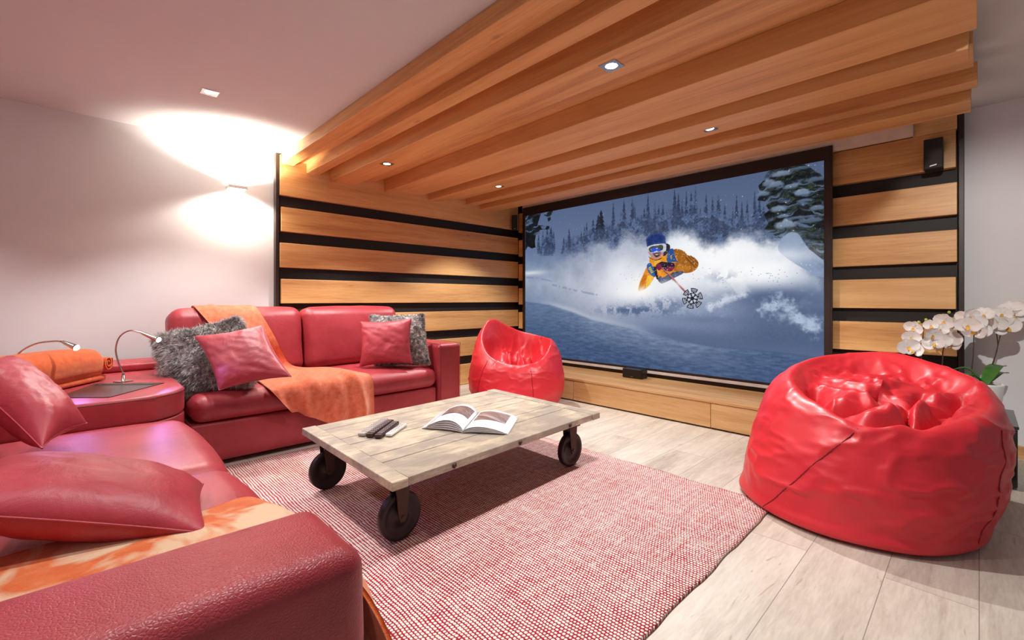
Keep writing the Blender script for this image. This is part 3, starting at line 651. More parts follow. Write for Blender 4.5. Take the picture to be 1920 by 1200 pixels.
def speaker(name, c, size, rz, lab):
    w_, d_, h_ = size
    t = thing(name, c, lab, 'speaker')
    c = np.array(c, float)
    V, F = box(-w_ / 2, w_ / 2, -d_ / 2 + 0.012, d_ / 2, 0, h_, r=0.006, k=2); mk('cabinet', xf(V, c, rz), F, M_blackplastic, t, smooth=False)
    V, F = box(-w_ / 2 + 0.003, w_ / 2 - 0.003, -d_ / 2, -d_ / 2 + 0.0115, 0.003, h_ - 0.003, r=0.004, k=2); mk('grille', xf(V, c, rz), F, M_black, t, smooth=False)
    return t, c
def badge(t, c, rz, w_, y, z, sz, slant=0.2):
    V, F = box(-sz / 2, sz / 2, y - 0.0015, y - 0.0002, z - sz * 0.11, z + sz * 0.11, r=0.0004); V[:, 2] += V[:, 0] * slant
    mk('badge', xf(V, c, rz), F, M_steel, t, smooth=False)
t, c = speaker('wall_speaker', (-0.222, 4.335, 1.960), (0.10, 0.12, 0.212), 0.0, 'black upright speaker on the slatted panel right of the screen'); badge(t, c, 0, .1, -0.06, 0.022, 0.036)
t, c = speaker('wall_speaker', (-4.37, 4.275, 1.985), (0.075, 0.09, 0.205), math.radians(48), 'small black speaker high in the corner left of the screen'); badge(t, c, math.radians(48), .1, -0.045, 0.02, 0.024)
t, c = speaker('centre_speaker', (-2.50, 4.20, 0.2365), (0.225, 0.12, 0.098), 0.0, 'small black speaker lying on the bench below the screen'); badge(t, c, 0, .1, -0.06, 0.016, 0.028, 0.0)
# ------------------------------------------------------------------ leather sofas and the corner unit
def soft(b, r, k=5, m=(6), puff=None, wr=0.0, seed=0.0, ws=5.0):
    """upholstered block: rounded box swollen by puff=(axis, sign, height) entries and gently wrinkled"""
    x0, x1, y0, y1, z0, z1 = b; V, F = box(*b, r=r, k=k, m=m); V0 = V.copy(); c = np.array(((x0 + x1) / 2, (y0 + y1) / 2, (z0 + z1) / 2)); h = np.array(((x1 - x0) / 2, (y1 - y0) / 2, (z1 - z0) / 2))
    q = (V - c) / h
    for ax, sg, amt in (puff or []):
        o = [a for a in range(3) if a != ax]; f = (1 - np.abs(q[:, o[0]]) ** 3.2) * (1 - np.abs(q[:, o[1]]) ** 3.2)
        V[:, ax] += sg * amt * np.clip(f, 0, 1) * sstep(0.2, 1.0, q[:, ax] * sg)
    if wr:
        n_ = fbm(V0[:, 0] * ws + seed, V0[:, 1] * ws, V0[:, 2] * ws + seed * 2, 3) - 0.5; d = V - c; d /= np.linalg.norm(d, axis=1, keepdims=True); V = V + d * (n_ * wr)[:, None]
    return V, F
def seams(name, pts, mat_, parent, r=0.0022, n=60): 
    V, F = tube(smoothpath(pts, n), r, 6); return mk(name, V, F, mat_, parent)
M_seam = plain('seam_thread', lin(96, 18, 26), 0.6)

T1 = thing('leather_sofa', (-3.85, 1.52, 0), 'two-seat red leather sofa along the left wall, apricot throw over it', 'sofa', 'red leather seating units')
V, F = soft((-4.36, -3.315, 0.495, 2.285, 0.035, 0.285), 0.02, 3, 8, [(0, 1, 0.012)], 0.008, 1.0); mk('base', V, F, M_leather, T1)
for i, (a, b_) in enumerate(((0.500, 1.393), (1.397, 2.286))):
    V, F = soft((-4.05, -3.285, a, b_, 0.287, 0.455), 0.075, 6, 10, [(2, 1, 0.022), (0, 1, 0.02)], 0.012, 3.0 + i); mk('seat_cushion', V, F, M_leather, T1)
for i, (a, b_) in enumerate(((0.475, 1.393), (1.397, 2.30))):
    V, F = soft((-0.13, 0.13, a, b_, 0.0, 0.545), 0.085, 6, 10, [(0, 1, 0.035), (2, 1, 0.012)], 0.02, 7.0 + i, 4)
    M = Matrix.Rotation(math.radians(-9), 3, 'Y'); V = xf(V, (0, 0, 0), M=M) + np.array((-4.04, 0, 0.435)); mk('back_cushion', V, F, M_leather, T1)
V, F = soft((-4.40, -4.20, 0.475, 2.29, 0.036, 0.80), 0.04, 4, 6); mk('back_frame', V, F, M_leather, T1)
V, F = soft((-4.36, -3.29, 2.292, 2.535, 0.035, 0.655), 0.035, 5, 8, [(2, 1, 0.008), (0, 1, 0.006)], 0.006, 5.0); mk('armrest', V, F, M_leather, T1)
for y in (2.306, 2.521):
    seams('seam', [(-4.30, y, 0.659), (-3.6, y, 0.661), (-3.315, y, 0.655), (-3.288, y, 0.63), (-3.286, y, 0.3), (-3.288, y, 0.05)], M_seam, T1, 0.0016)
for x, y in ((-4.28, 0.6), (-3.42, 0.6), (-4.28, 2.42), (-3.42, 2.42)):
    V, F = cyl((x, y, 0.0), (x, y, 0.0345), 0.025); mk('foot', V, F, M_black, T1, smooth=False)

T2 = thing('leather_sofa', (-1.9, 0.0, 0), 'red leather sofa nearest the camera, its broad armrest in the bottom left corner', 'sofa', 'red leather seating units')
V, F = soft((-2.90, -0.932, -0.95, 0.385, 0.035, 0.285), 0.02, 3, 8); mk('base', V, F, M_leather, T2)
for i, (a, b_, dz) in enumerate(((-2.905, -1.952, 0.0), (-1.948, -0.934, 0.004))):
    V, F = soft((a, b_, -0.62, 0.415, 0.287, 0.435), 0.07, 6, 12, [(2, 1, 0.035), (1, 1, 0.03)], 0.014, 11.0 + i)
    V[:, 2] += dz; mk('seat_cushion', V, F, M_leather, T2)
for i, (a, b_) in enumerate(((-2.86, -1.952), (-1.948, -0.95))):
    V, F = soft((a, b_, -0.15, 0.15, 0.0, 0.52), 0.09, 6, 10, [(1, 1, 0.03)], 0.012, 17.0 + i, 4)
    M = Matrix.Rotation(math.radians(8), 3, 'X'); V = xf(V, (0, 0, 0), M=M) + np.array((0, -0.42, 0.43)); mk('back_cushion', V, F, M_leather, T2)
V, F = soft((-2.9, -0.94, -0.98, -0.78, 0.036, 0.80), 0.04, 4, 6); mk('back_frame', V, F, M_leather, T2)
V, F = soft((-0.928, -0.692, -0.98, 0.345, 0.035, 0.645), 0.04, 8, 26, [(2, 1, 0.012), (1, 1, 0.012)], 0.010, 21.0, 6); mk('armrest', V, F, M_leather_near, T2)
for x, y in ((-2.8, -0.85), (-2.8, 0.3), (-0.81, -0.85), (-0.81, 0.27)):
    V, F = cyl((x, y, 0.0), (x, y, 0.0345), 0.025); mk('foot', V, F, M_black, T2, smooth=False)

# corner unit with its set-in tray and raised ledge
T3 = thing('corner_unit', (-3.7, -0.25, 0), 'red leather corner unit with dark set-in tray between the two sofas', 'corner unit', 'red leather seating units')
def rounded(x0, x1, y0, y1, rads, n=14):
    out = []; cs = [(x1, y1, 0), (x0, y1, 90), (x0, y0, 180), (x1, y0, 270)]
    for (cx, cy, a0), r_ in zip(cs, rads):
        sx = -1 if cx == x1 else 1; sy = -1 if cy == y1 else 1
        for a in np.linspace(a0, a0 + 90, n): out.append((cx + sx * r_ + r_ * math.cos(math.radians(a)), cy + sy * r_ + r_ * math.sin(math.radians(a))))
    return np.array(out)
def slab(out, z0, z1, r_, k=5):
    c = out.mean(0); n = len(out); L = []
    for i in range(k + 1):
        a = i / k * math.pi / 2; L.append(np.c_[c + (out - c) * (1 - (r_ * (1 - math.sin(a))) / np.linalg.norm(out - c, axis=1, keepdims=True)), np.full(n, z0 + r_ * (1 - math.cos(a)))])
    for i in range(k + 1):
        a = i / k * math.pi / 2; L.append(np.c_[c + (out - c) * (1 - (r_ * (1 - math.cos(a))) / np.linalg.norm(out - c, axis=1, keepdims=True)), np.full(n, z1 - r_ + r_ * math.sin(a))])
    F = gridf(2 * k + 2, n, cv=True); F = [f[::-1] for f in F]; F += [tuple(range(n))[::-1][::-1], tuple((2 * k + 1) * n + i for i in range(n))]
    return np.concatenate(L), F
outl = rounded(-4.36, -2.925, -1.0, 0.45, (0.26, 0.02, 0.02, 0.02))
V, F = slab(outl, 0.035, 0.42, 0.012); mk('base', V, F, M_leather, T3, smooth=True)
V, F = slab(outl, 0.421, 0.560, 0.022); mk('top_pad', V, F, M_leather, T3)
p = np.vstack([outl[:14], outl[14:15]]); p = np.vstack([[-2.927, -0.6], p]); seams('seam', [(a, b_, 0.546) for a, b_ in p[::2]], M_seam, T3, 0.0016)
V, F = soft((-4.36, -4.02, -1.0, 0.435, 0.561, 0.615), 0.02, 4, 6); 
V[:, 0] += sstep(-0.2, 0.5, V[:, 1]) * 0.0; mk('ledge', V, F, M_leather, T3)
tp = [atz(105, 746, 0.562), atz(205, 745, 0.562), atz(308, 718, 0.562), atz(178, 719, 0.562)]
cen = sum(tp) / 4
def prism(pts, z0, z1): 
    n = len(pts); V = [(p_[0], p_[1], z0) for p_ in pts] + [(p_[0], p_[1], z1) for p_ in pts]
    return V, [tuple(range(n))[::-1], tuple(range(n, 2 * n))] + [(i, (i + 1) % n, n + (i + 1) % n, n + i) for i in range(n)]
M_tray = plain('dark_tray', lin(72, 52, 50), 0.28)
V, F = prism(tp, 0.5605, 0.5635); tr = mk('tray', V, F, M_tray, T3, smooth=False)
inn = [cen + (p_ - cen) * 0.86 for p_ in tp]
V, F = prism([inn[2], inn[3], inn[3] + (inn[0] - inn[3]) * 0.12, inn[2] + (inn[1] - inn[2]) * 0.12], 0.5637, 0.5645); mk('tray_slot', V, F, M_black, tr, smooth=False)

# gooseneck reading lights
def reading(pts, fw, lab, first=None):
    P_ = [at(px, py, fw) for px, py in pts]; base = P_[0]; base[2] = 0.5605
    t = thing('reading_lamp', base, lab, 'reading lamp', 'gooseneck reading lamps')
    V, F = box(base[0] - 0.035, base[0] + 0.035, base[1] - 0.035, base[1] + 0.035, 0.561, 0.566, r=0.002); mk('base_plate', xf(V, rz=0.5, piv=(base[0], base[1], 0)), F, M_chrome, t, smooth=False)
    V, F = tube([base + (0, 0, .0065), base + (0, 0, .035), base + (0, 0, .036), base + (0, 0, .055)], [0.009, 0.009, 0.0065, 0.0065], 16); mk('socket', V, F, M_chrome, t)
    path = smoothpath([base + np.array((0, 0, 0.05))] + P_[1:-1], 60); V, F = tube(path, 0.0042 + 0.0004 * (np.arange(60) % 2), 10); mk('gooseneck', V, F, M_chrome, t)
    a, b_ = P_[-2], P_[-1]; d = (b_ - a) / np.linalg.norm(b_ - a)
    V, F = tube([a - d * 0.01, a, a + d * 0.02, b_ - d * 0.012, b_], [0.005, 0.008, 0.0105, 0.015, 0.0155], 20); h = mk('lamp_head', V, F, M_chrome, t)
    V, F = tube([b_ + d * 0.0003, b_ + d * 0.004, b_ + d * 0.012], [0.0145, 0.0145, 0.006], 20); mk('bulb', V, F, M_led, h)
    return b_ + d * 0.02, d
hp, hd = reading([(231, 712), (222, 680), (217, 655), (224, 632), (243, 620), (266, 624), (297, 637)], 2.70, 'silver gooseneck reading lamp bending towards the grey fur cushion')
spot('reading_light', tuple(hp), (1.30, 0.52, -0.50), E_READ, (0.32, 0.26, 1.0), 62, 0.4, 0.012)
hp, hd = reading([(14, 730), (18, 690), (36, 662), (66, 645), (100, 640), (118, 641), (143, 652)], 2.42, 'silver gooseneck reading lamp arching over the folded orange blanket')
spot('reading_light', tuple(hp), (0.95, 0.12, -0.55), E_READ * 0.35, (0.34, 0.28, 1.0), 70, 0.6, 0.012)
# ------------------------------------------------------------------ cushions and throws
def cushion(name, ctr, ex, ey, th, mat_, lab, seed, group=None, nseg=46, pull=0.10, wr=1.0, seam=True, cat='cushion'):
    """ex, ey: half-extent vectors of the cushion face, th: half thickness"""
    ctr, ex, ey = [np.array(v, float) for v in (ctr, ex, ey)]; nz = np.cross(ex, ey); nz /= np.linalg.norm(nz)
    t = thing(name, ctr, lab, cat, group)
    a = np.sin(np.linspace(-1, 1, nseg) * math.pi / 2); u, v = np.meshgrid(a, a, indexing='ij')
    def sheet(sg):
        uu = u * (1 - pull * (1 - v ** 2) * np.abs(u) ** 2); vv = v * (1 - pull * (1 - u ** 2) * np.abs(v) ** 2)
        prof = np.clip((1 - np.abs(u) ** 2.6) * (1 - np.abs(v) ** 2.6), 0, 1) ** 0.50
        rad = np.hypot(u, v); ang = np.arctan2(v, u)
        wv = (fbm(np.cos(ang) * 3.2 + seed, np.sin(ang) * 3.2, rad * 0.6, 3) - 0.5) * sstep(0.25, 0.95, rad) * 0.30 + (fbm(u * 2.4 + seed, v * 2.4, 3.3, 3) - 0.5) * 0.22
        ridge = (0.5 - np.abs(fbm(u * 2.2 + seed * 2, v * 3.6 + u * 1.5, 1.2, 3) - 0.5) * 5) * 0.09
        return ctr + uu[..., None] * ex + vv[..., None] * ey + (sg * th * prof * (1 + wr * (wv + ridge)))[..., None] * nz
    A, B = sheet(1.0), sheet(-1.0); mb = MB(); f = gridf(nseg, nseg); mb.add(A.reshape(-1, 3), f); mb.add(B.reshape(-1, 3), [q[::-1] for q in f])
    o = mb.obj('cover', mat_, t)
    e = np.concatenate([A[:, 0], A[-1, 1:], A[::-1, -1][1:], A[0, ::-1][1:]])
    if seam: V, F = tube(e, 0.003, 6, cap=False); mk('piping', V, F, mat_, t)
    return t, A, B
def tuft(t, A, B, n, length, mats, seed, droop=-0.3, width=0.0016):
    """fur strands over both faces, as one pile"""
    rs_ = np.random.RandomState(seed); V = []; F = []
    for G, sg in ((A, 1), (B, -1)):
        nn = gnorm(G) * 1.0; c = G.mean((0, 1)); nu = len(G)
        q = nn[nu // 2, nu // 2]; 
        if np.dot(q, G[nu // 2, nu // 2] - (A.mean((0, 1)) + B.mean((0, 1))) / 2) < 0: nn = -nn
        i = rs_.randint(0, nu - 1, n); j = rs_.randint(0, nu - 1, n); f1, f2 = rs_.rand(n, 1), rs_.rand(n, 1)
        P_ = G[i, j] + (G[i + 1, j] - G[i, j]) * f1 + (G[i, j + 1] - G[i, j]) * f2; Nn = nn[i, j]
        fl = np.stack([fbm(P_[:, 0] * 14, P_[:, 1] * 14, P_[:, 2] * 14 + k * 9, 2) - 0.5 for k in range(3)], 1) * 2.2
        d = Nn * 0.55 + fl + rs_.normal(0, 0.28, (n, 3)) + np.array((0, 0, droop)); d /= np.linalg.norm(d, axis=1, keepdims=True)
        d += Nn * np.clip(0.12 - (d * Nn).sum(1, keepdims=True), 0, None) * 1.5
        L = length * rs_.uniform(0.6, 1.15, (n, 1)); side = np.cross(d, Nn + rs_.normal(0, .3, (n, 3))); side /= np.linalg.norm(side, axis=1, keepdims=True) + 1e-9
        m_ = P_ + d * L * 0.55; e_ = P_ + d * L + np.array((0, 0, droop * 0.4)) * L
        b0 = len(V) and sum(len(x) for x in V); W_ = side * width
        blk = np.stack([P_ - W_, P_ + W_, m_ + W_ * 0.8, m_ - W_ * 0.8, e_], 1).reshape(-1, 3); V.append(blk); k = np.arange(n) * 5 + b0
        F += [tuple(x) for x in np.stack([k, k + 1, k + 2, k + 3], 1)] + [tuple(x) for x in np.stack([k + 3, k + 2, k + 4], 1)]
    return mk('fur', np.concatenate(V), F, mats, t)
def m_fur():
    m, nt, b = mat('grey_fur'); co = coords(nt); c = ramp(nt, noise(nt, co, 34, 4, 0.7), [(0.32, lin(98, 94, 95)), (0.5, lin(170, 166, 165)), (0.62, lin(232, 228, 224))])
    nt.links.new(c, b.inputs['Base Color']); b.inputs['Roughness'].default_value = 0.6; b.inputs['Specular IOR Level'].default_value = 0.3; return m
M_fur = m_fur()
def quad(name, pts, fws, th, *a, **k):
    """cushion from four corner readings (clockwise from top left) and their distances"""
    P_ = [at(px, py, f) for (px, py), f in zip(pts, fws)]; c = sum(P_) / 4; ex = (P_[1] + P_[2] - P_[0] - P_[3]) / 4; ey = (P_[0] + P_[1] - P_[2] - P_[3]) / 4
    return cushion(name, c, ex, ey, th, *a, **k)
t, A, B = quad('fur_cushion', [(288, 632), (455, 600), (462, 712), (318, 752)], [3.02, 3.12, 2.98, 2.86], 0.075, M_fur, 'large shaggy grey fur cushion at the corner end of the left sofa', 2.0, 'grey fur cushions', seam=False, pull=0.04)
tuft(t, A, B, 20000, 0.055, M_fur, 3)
t, A, B = quad('fur_cushion', [(692, 592), (796, 590), (801, 682), (706, 684)], [3.98, 4.02, 3.94, 3.90], 0.055, M_fur, 'short grey fur cushion against the far armrest of the left sofa', 4.0, 'grey fur cushions', seam=False, pull=0.03)
tuft(t, A, B, 11000, 0.022, M_fur, 5)
quad('leather_cushion', [(360, 627), (497, 613), (541, 702), (416, 736)], [2.90, 2.98, 2.78, 2.68], 0.060, M_suede, 'red leather cushion leaning on the large grey fur cushion', 1.0, 'red leather cushions')
quad('leather_cushion', [(676, 603), (771, 597), (774, 681), (673, 688)], [3.86, 3.90, 3.80, 3.76], 0.055, M_suede, 'red leather cushion leaning on the short grey fur cushion by the armrest', 9.0, 'red leather cushions')
quad('leather_cushion', [(-90, 690), (15, 672), (160, 790), (82, 846)], [1.62, 1.84, 1.74, 1.50], 0.085, M_suede, 'dark red leather cushion on the near sofa beside the folded orange blanket', 14.0, 'red leather cushions', wr=0.7)
K1 = at(388, 1000, 1.045); K2 = at(-150, 962, 0.84); dv = np.array((-0.40, 0.06, -0.02)); K3 = K1 + dv; K4 = K2 + dv
cushion('leather_cushion', (K1 + K2 + K3 + K4) / 4, (K1 + K3 - K2 - K4) / 4, (K3 + K4 - K1 - K2) / 4 + (K1 - K2) * 0.0, 0.078, M_suede, 'red leather cushion lying against the near armrest, closest to the camera', 23.0, 'red leather cushions', wr=0.55, pull=0.06)

def sheet(name, rows, nu, nv, th, mat_, lab, cat, fold=None, group=None, seed=0.0, amp=0.004):
    G = patch([[np.array(p, float) for p in r] for r in rows], nu, nv); n = gnorm(G); u, v = np.meshgrid(np.linspace(0, 1, nu), np.linspace(0, 1, nv), indexing='ij')
    d = (fbm(u * 6 + seed, v * 6, 2.0, 3) - 0.5) * amp * 2
    if fold is not None: d = d + fold(u, v)
    G = G + n * d[..., None]; G2 = G - n * th; mb = MB(); f = gridf(nu, nv); k = nu * nv
    ring = [i * nv for i in range(nu)] + [(nu - 1) * nv + j for j in range(1, nv)] + [i * nv + nv - 1 for i in range(nu - 2, -1, -1)] + [j for j in range(nv - 2, 0, -1)]
    F = f + [tuple(x + k for x in q[::-1]) for q in f] + [(a, b_, b_ + k, a + k) for a, b_ in zip(ring, ring[1:] + ring[:1])]
    o = mk(name, np.concatenate([G.reshape(-1, 3), G2.reshape(-1, 3)]), F, mat_); return tagit(o, lab, cat, group)
ys = lambda *v: v
def row(X, Z, Ys, wob=0.0):
    return [(X + (wob * ((i % 2) * 2 - 1)), y, Z) for i, y in enumerate(Ys)]
R_ = [row(-4.235, 0.80, np.linspace(0.66, 1.02, 5)), row(-4.21, 0.965, np.linspace(0.64, 1.00, 5)), row(-4.08, 1.008, np.linspace(0.63, 1.02, 5)), row(-3.955, 0.955, np.linspace(0.655, 1.05, 5)),
      row(-3.875, 0.75, np.linspace(0.78, 1.14, 5)), row(-3.90, 0.55, np.linspace(0.86, 1.24, 5)), row(-3.84, 0.497, np.linspace(0.90, 1.34, 5)),
      row(-3.62, 0.502, np.linspace(0.90, 1.50, 5)), row(-3.40, 0.494, np.linspace(0.91, 1.60, 5)), row(-3.262, 0.452, np.linspace(0.93, 1.65, 5)),
      [(-3.235, 1.02, 0.33), (-3.225, 1.16, 0.31), (-3.235, 1.33, 0.27), (-3.22, 1.5, 0.27), (-3.235, 1.665, 0.27)],
      [(-3.24, 1.06, 0.285), (-3.225, 1.18, 0.235), (-3.24, 1.34, 0.155), (-3.222, 1.5, 0.165), (-3.24, 1.675, 0.16)]]
fold1 = lambda u, v: 0.034 * np.exp(-((v - 0.38 - 0.12 * (u - .7)) / 0.085) ** 2) * sstep(0.45, 0.7, u) + 0.036 * np.exp(-((v - 0.80) / 0.06) ** 2) * sstep(0.6, 0.85, u) + 0.022 * np.exp(-((v - 0.62) / 0.07) ** 2) * sstep(0.7, 0.9, u) + 0.026 * np.sin(v * 21 + u * 3) * sstep(0.74, 1.0, u) + 0.012 * np.sin(v * 13 + u * 14) * sstep(0.5, 0.65, u) * sstep(0.85, 0.7, u) + 0.012 * np.exp(-((v - 0.3) / 0.07) ** 2) * sstep(0.4, 0.0, u)
sheet('sofa_throw', R_, 120, 90, 0.006, M_throw, 'apricot throw draped from the backrest over the seat of the left sofa', 'throw', fold1)
R2 = [[(-1.40, -0.22, 0.502), (-1.25, -0.22, 0.506), (-1.10, -0.22, 0.508), (-0.965, -0.22, 0.52), (-0.938, -0.22, 0.56)],
      [(-1.42, 0.0, 0.507), (-1.28, 0.0, 0.510), (-1.12, 0.0, 0.512), (-0.965, 0.0, 0.52), (-0.938, 0.0, 0.555)],
      [(-1.38, 0.22, 0.502), (-1.25, 0.25, 0.508), (-1.10, 0.25, 0.508), (-0.96, 0.25, 0.515), (-0.938, 0.25, 0.54)],
      [(-1.43, 0.36, 0.482), (-1.30, 0.40, 0.480), (-1.12, 0.405, 0.480), (-0.97, 0.39, 0.49), (-0.94, 0.37, 0.50)],
      [(-1.40, 0.452, 0.38), (-1.26, 0.478, 0.38), (-1.08, 0.478, 0.39), (-0.94, 0.458, 0.41), (-0.84, 0.418, 0.45)],
      [(-1.40, 0.462, 0.24), (-1.25, 0.482, 0.22), (-1.05, 0.482, 0.23), (-0.88, 0.462, 0.26), (-0.735, 0.430, 0.33)],
      [(-1.40, 0.462, 0.10), (-1.25, 0.484, 0.06), (-1.02, 0.482, 0.05), (-0.84, 0.470, 0.05), (-0.69, 0.440, 0.10)]]
fold2 = lambda u, v: 0.010 * np.sin(v * 16) * sstep(0.55, 0.9, u)
sheet('sofa_throw', R2, 90, 60, 0.009, M_throw2, 'orange and cream fleece throw tucked along the near armrest', 'throw', fold2, seed=5.0)

# folded orange blanket on the corner unit
t = thing('folded_blanket', tuple(atz(110, 735, 0.56)), 'folded fluffy orange blanket lying on the corner unit', 'blanket')
a0, a1 = atz(96, 737, 0.565), atz(214, 709, 0.565); ax = (a1 - a0); ax[2] = 0; Lb = np.linalg.norm(ax); ax /= Lb; ay = np.array((-ax[1], ax[0], 0)); Lb += 0.40; a0 = a0 - ax * 0.40
def blk(x0, x1, y0, y1, z0, z1, r, seed): 
    V, F = soft((x0, x1, y0, y1, z0, z1), r, 6, 10, [(2, 1, 0.02)], 0.018, seed, 7); return a0 + V[:, :1] * ax + V[:, 1:2] * ay + np.array((0, 0, 1)) * V[:, 2:], F
V, F = blk(0, Lb - 0.03, 0.02, 0.25, 0.0, 0.03, 0.014, 2.0); mk('lower_fold', V, F, M_blanket, t)
V, F = blk(0.0, Lb - 0.01, 0.012, 0.265, 0.006, 0.182, 0.075, 6.0); mk('upper_fold', V, F, M_blanket, t)
th_ = np.linspace(0, 4.2 * math.pi, 70); rr_ = 0.012 + 0.0028 * th_
sp = np.stack([Lb - 0.035 + rr_ * np.cos(th_) * 0.8, np.zeros(70), 0.10 + rr_ * np.sin(th_)], 1); G = np.stack([sp + np.array((0, y, 0)) for y in np.linspace(0.005, 0.255, 10)], 1)
G = a0 + G[..., :1] * ax + G[..., 1:2] * ay + np.array((0, 0, 1.0)) * G[..., 2:]; mk('rolled_edge', G.reshape(-1, 3), gridf(70, 10), M_blanket, t, solid=0.006)
# ------------------------------------------------------------------ rug, trolley table and what lies on it
RX0, RX1, RY0, RY1 = -3.26, -0.715, 0.50, 2.555
nu, nv = 160, 130; u, v = np.meshgrid(np.linspace(0, 1, nu), np.linspace(0, 1, nv), indexing='ij')
X = RX0 + (RX1 - RX0) * u + (fbm(v * 7, v * 0 + 2, 0.5, 3) - 0.5) * 0.05 * sstep(0.7, 1, u) - 0.05 * np.exp(-((v - 0.98) / 0.06) ** 2) * 0 ; Y = RY0 + (RY1 - RY0) * v + (fbm(u * 8, u * 0 + 7, 0.5, 3) - 0.5) * 0.05 * sstep(0.7, 1, v)
Z = 0.012 + (fbm(u * 9, v * 9, 1.0, 3) - 0.5) * 0.004
top_ = np.stack([X, Y, Z], -1).reshape(-1, 3); bot = np.stack([X, Y, Z * 0 + 0.0008], -1).reshape(-1, 3); f = gridf(nu, nv); k = nu * nv
ring = [i * nv for i in range(nu)] + [(nu - 1) * nv + j for j in range(1, nv)] + [i * nv + nv - 1 for i in range(nu - 2, -1, -1)] + [j for j in range(nv - 2, 0, -1)]
o = mk('woven_rug', np.concatenate([top_, bot]), f + [tuple(x + k for x in q[::-1]) for q in f] + [(b_, a, a + k, b_ + k) for a, b_ in zip(ring, ring[1:] + ring[:1])], M_rug)
tagit(o, 'red and cream woven rug on the plank floor under the trolley table', 'rug')

TC = [atz(735, 908, 0.34), atz(567, 802, 0.34), atz(928, 730, 0.34), atz(1122, 772, 0.34)]      # near, left, far, right corner
ctr = sum(TC) / 4; exv = (TC[3] + TC[2] - TC[0] - TC[1]) / 4; hl = np.linalg.norm(exv); lx = exv / hl; eyv = (TC[1] + TC[2] - TC[0] - TC[3]) / 4; lx[2] = 0; ly = eyv / np.linalg.norm(eyv); hw = np.linalg.norm(eyv)
# local frame: x along the length (away from the camera), y towards the left sofa
TT = thing('trolley_table', (ctr[0], ctr[1], 0.0), 'low trolley coffee table of weathered planks on four iron wheels', 'coffee table')
org = np.array((ctr[0], ctr[1], 0.0))
def L2W(V): V = np.asarray(V, float).reshape(-1, 3); return org + V[:, :1] * lx + V[:, 1:2] * ly + V[:, 2:] * np.array((0, 0, 1.0))
def M_axis(name, rot):
    m = M_table.copy(); m.name = name
    for n_ in m.node_tree.nodes:
        if n_.type == 'MAPPING': n_.vector_type = 'POINT'; n_.inputs['Rotation'].default_value = (0, 0, rot)
    return m
angL = math.atan2(lx[1], lx[0]) - math.pi / 2
M_tl = M_axis('weathered_wood_length', -angL); M_tw = M_axis('weathered_wood_cross', -angL + math.pi / 2)
er = 0.075; npk = 9; yw = 2 * hw / npk
for i in range(npk):
    y0 = -hw + i * yw; V, F = box(-hl + er + 0.002, hl - er - 0.002, y0 + 0.002, y0 + yw - 0.002, 0.304, 0.340 - 0.0012 * ((i * 5) % 3), r=0.003); mk('plank', L2W(V), F, M_tl, TT, smooth=False)
for sx in (-1, 1):
    V, F = box(sx * hl - (er if sx > 0 else 0), sx * hl + (0 if sx > 0 else er), -hw - 0.004, hw + 0.004, 0.304, 0.341, r=0.004); mk('end_board', L2W(V), F, M_tw, TT, smooth=False)
for sy in (-1, 1):
    V, F = box(-hl + er + 0.003, hl - er - 0.003, sy * (hw - 0.13) - 0.03, sy * (hw - 0.13) + 0.03, 0.272, 0.305, r=0.003); mk('bearer', L2W(V), F, M_tl, TT, smooth=False)
for fx in (-0.58, 0.0, 0.58):
    V, F = tube([(fx * hl, -hw - 0.0075, 0.323), (fx * hl, -hw - 0.0045, 0.323), (fx * hl, -hw - 0.002, 0.323), (fx * hl, -hw + 0.002, 0.323)], [0.005, 0.009, 0.0125, 0.0125], 16)
    mk('bolt', L2W(V), F, M_iron, TT, label='round rusty bolt head on the long edge')
WR = 0.103
def wheel(cx, cy, yaw):
    """castor: forked bracket, swivel plate and spoked disc wheel, hub at the given spot"""
    cyaw, syaw = math.cos(yaw), math.sin(yaw)
    def W(V): V = np.asarray(V, float).reshape(-1, 3); X_ = cx + V[:, 0] * cyaw - V[:, 1] * syaw; Y_ = cy + V[:, 0] * syaw + V[:, 1] * cyaw; return L2W(np.c_[X_, Y_, V[:, 2]])
    zc = WR + 0.0155
    prof = [(0.0, 0.020), (0.022, 0.020), (0.026, 0.012), (0.070, 0.008), (0.078, 0.016), (WR - 0.004, 0.0185), (WR, 0.015), (WR, -0.015), (WR - 0.004, -0.0185), (0.078, -0.016), (0.070, -0.008), (0.026, -0.012), (0.022, -0.020), (0.0, -0.020)]
    a = np.linspace(0, 2 * math.pi, 48, endpoint=False); V = np.array([[(r_ * math.cos(q), y_, zc + r_ * math.sin(q)) for q in a] for r_, y_ in prof])
    wh = mk('wheel', W(V), gridf(len(prof), 48, cv=True), M_wheel, TT)
    mb = MB()
    for sy in (-1, 1):
        G = np.array([(-0.034, 0), (0.034, 0), (0.026, 1), (-0.026, 1)]); zt = 0.262; V = []
        pts = [(-0.012, zc - 0.02), (0.012, zc - 0.02), (0.022, zc + 0.01), (0.036, zt), (-0.036, zt), (-0.022, zc + 0.01)]
        for yy in (sy * 0.024, sy * 0.031): V += [(x_, yy, z_) for x_, z_ in pts]
        n_ = 6; mb.add(V, [tuple(range(n_)), tuple(range(n_, 2 * n_))[::-1]] + [(i, (i + 1) % n_, n_ + (i + 1) % n_, n_ + i) for i in range(n_)])
    V, F = box(-0.036, 0.036, -0.031, 0.031, 0.256, 0.2635, r=0.001); mb.add(V, F); mb.v = [W(q) for q in mb.v]; br = mb.obj('bracket', M_iron, TT, smooth=False)
    V, F = cyl((0, -0.036, zc), (0, 0.036, zc), 0.009, n=14); mk('axle', W(V), F, M_iron, br, smooth=False)
    V, F = box(-0.05, 0.05, -0.045, 0.045, 0.264, 0.2715, r=0.001); mk('mounting_plate', W(V), F, M_iron, TT, smooth=False)
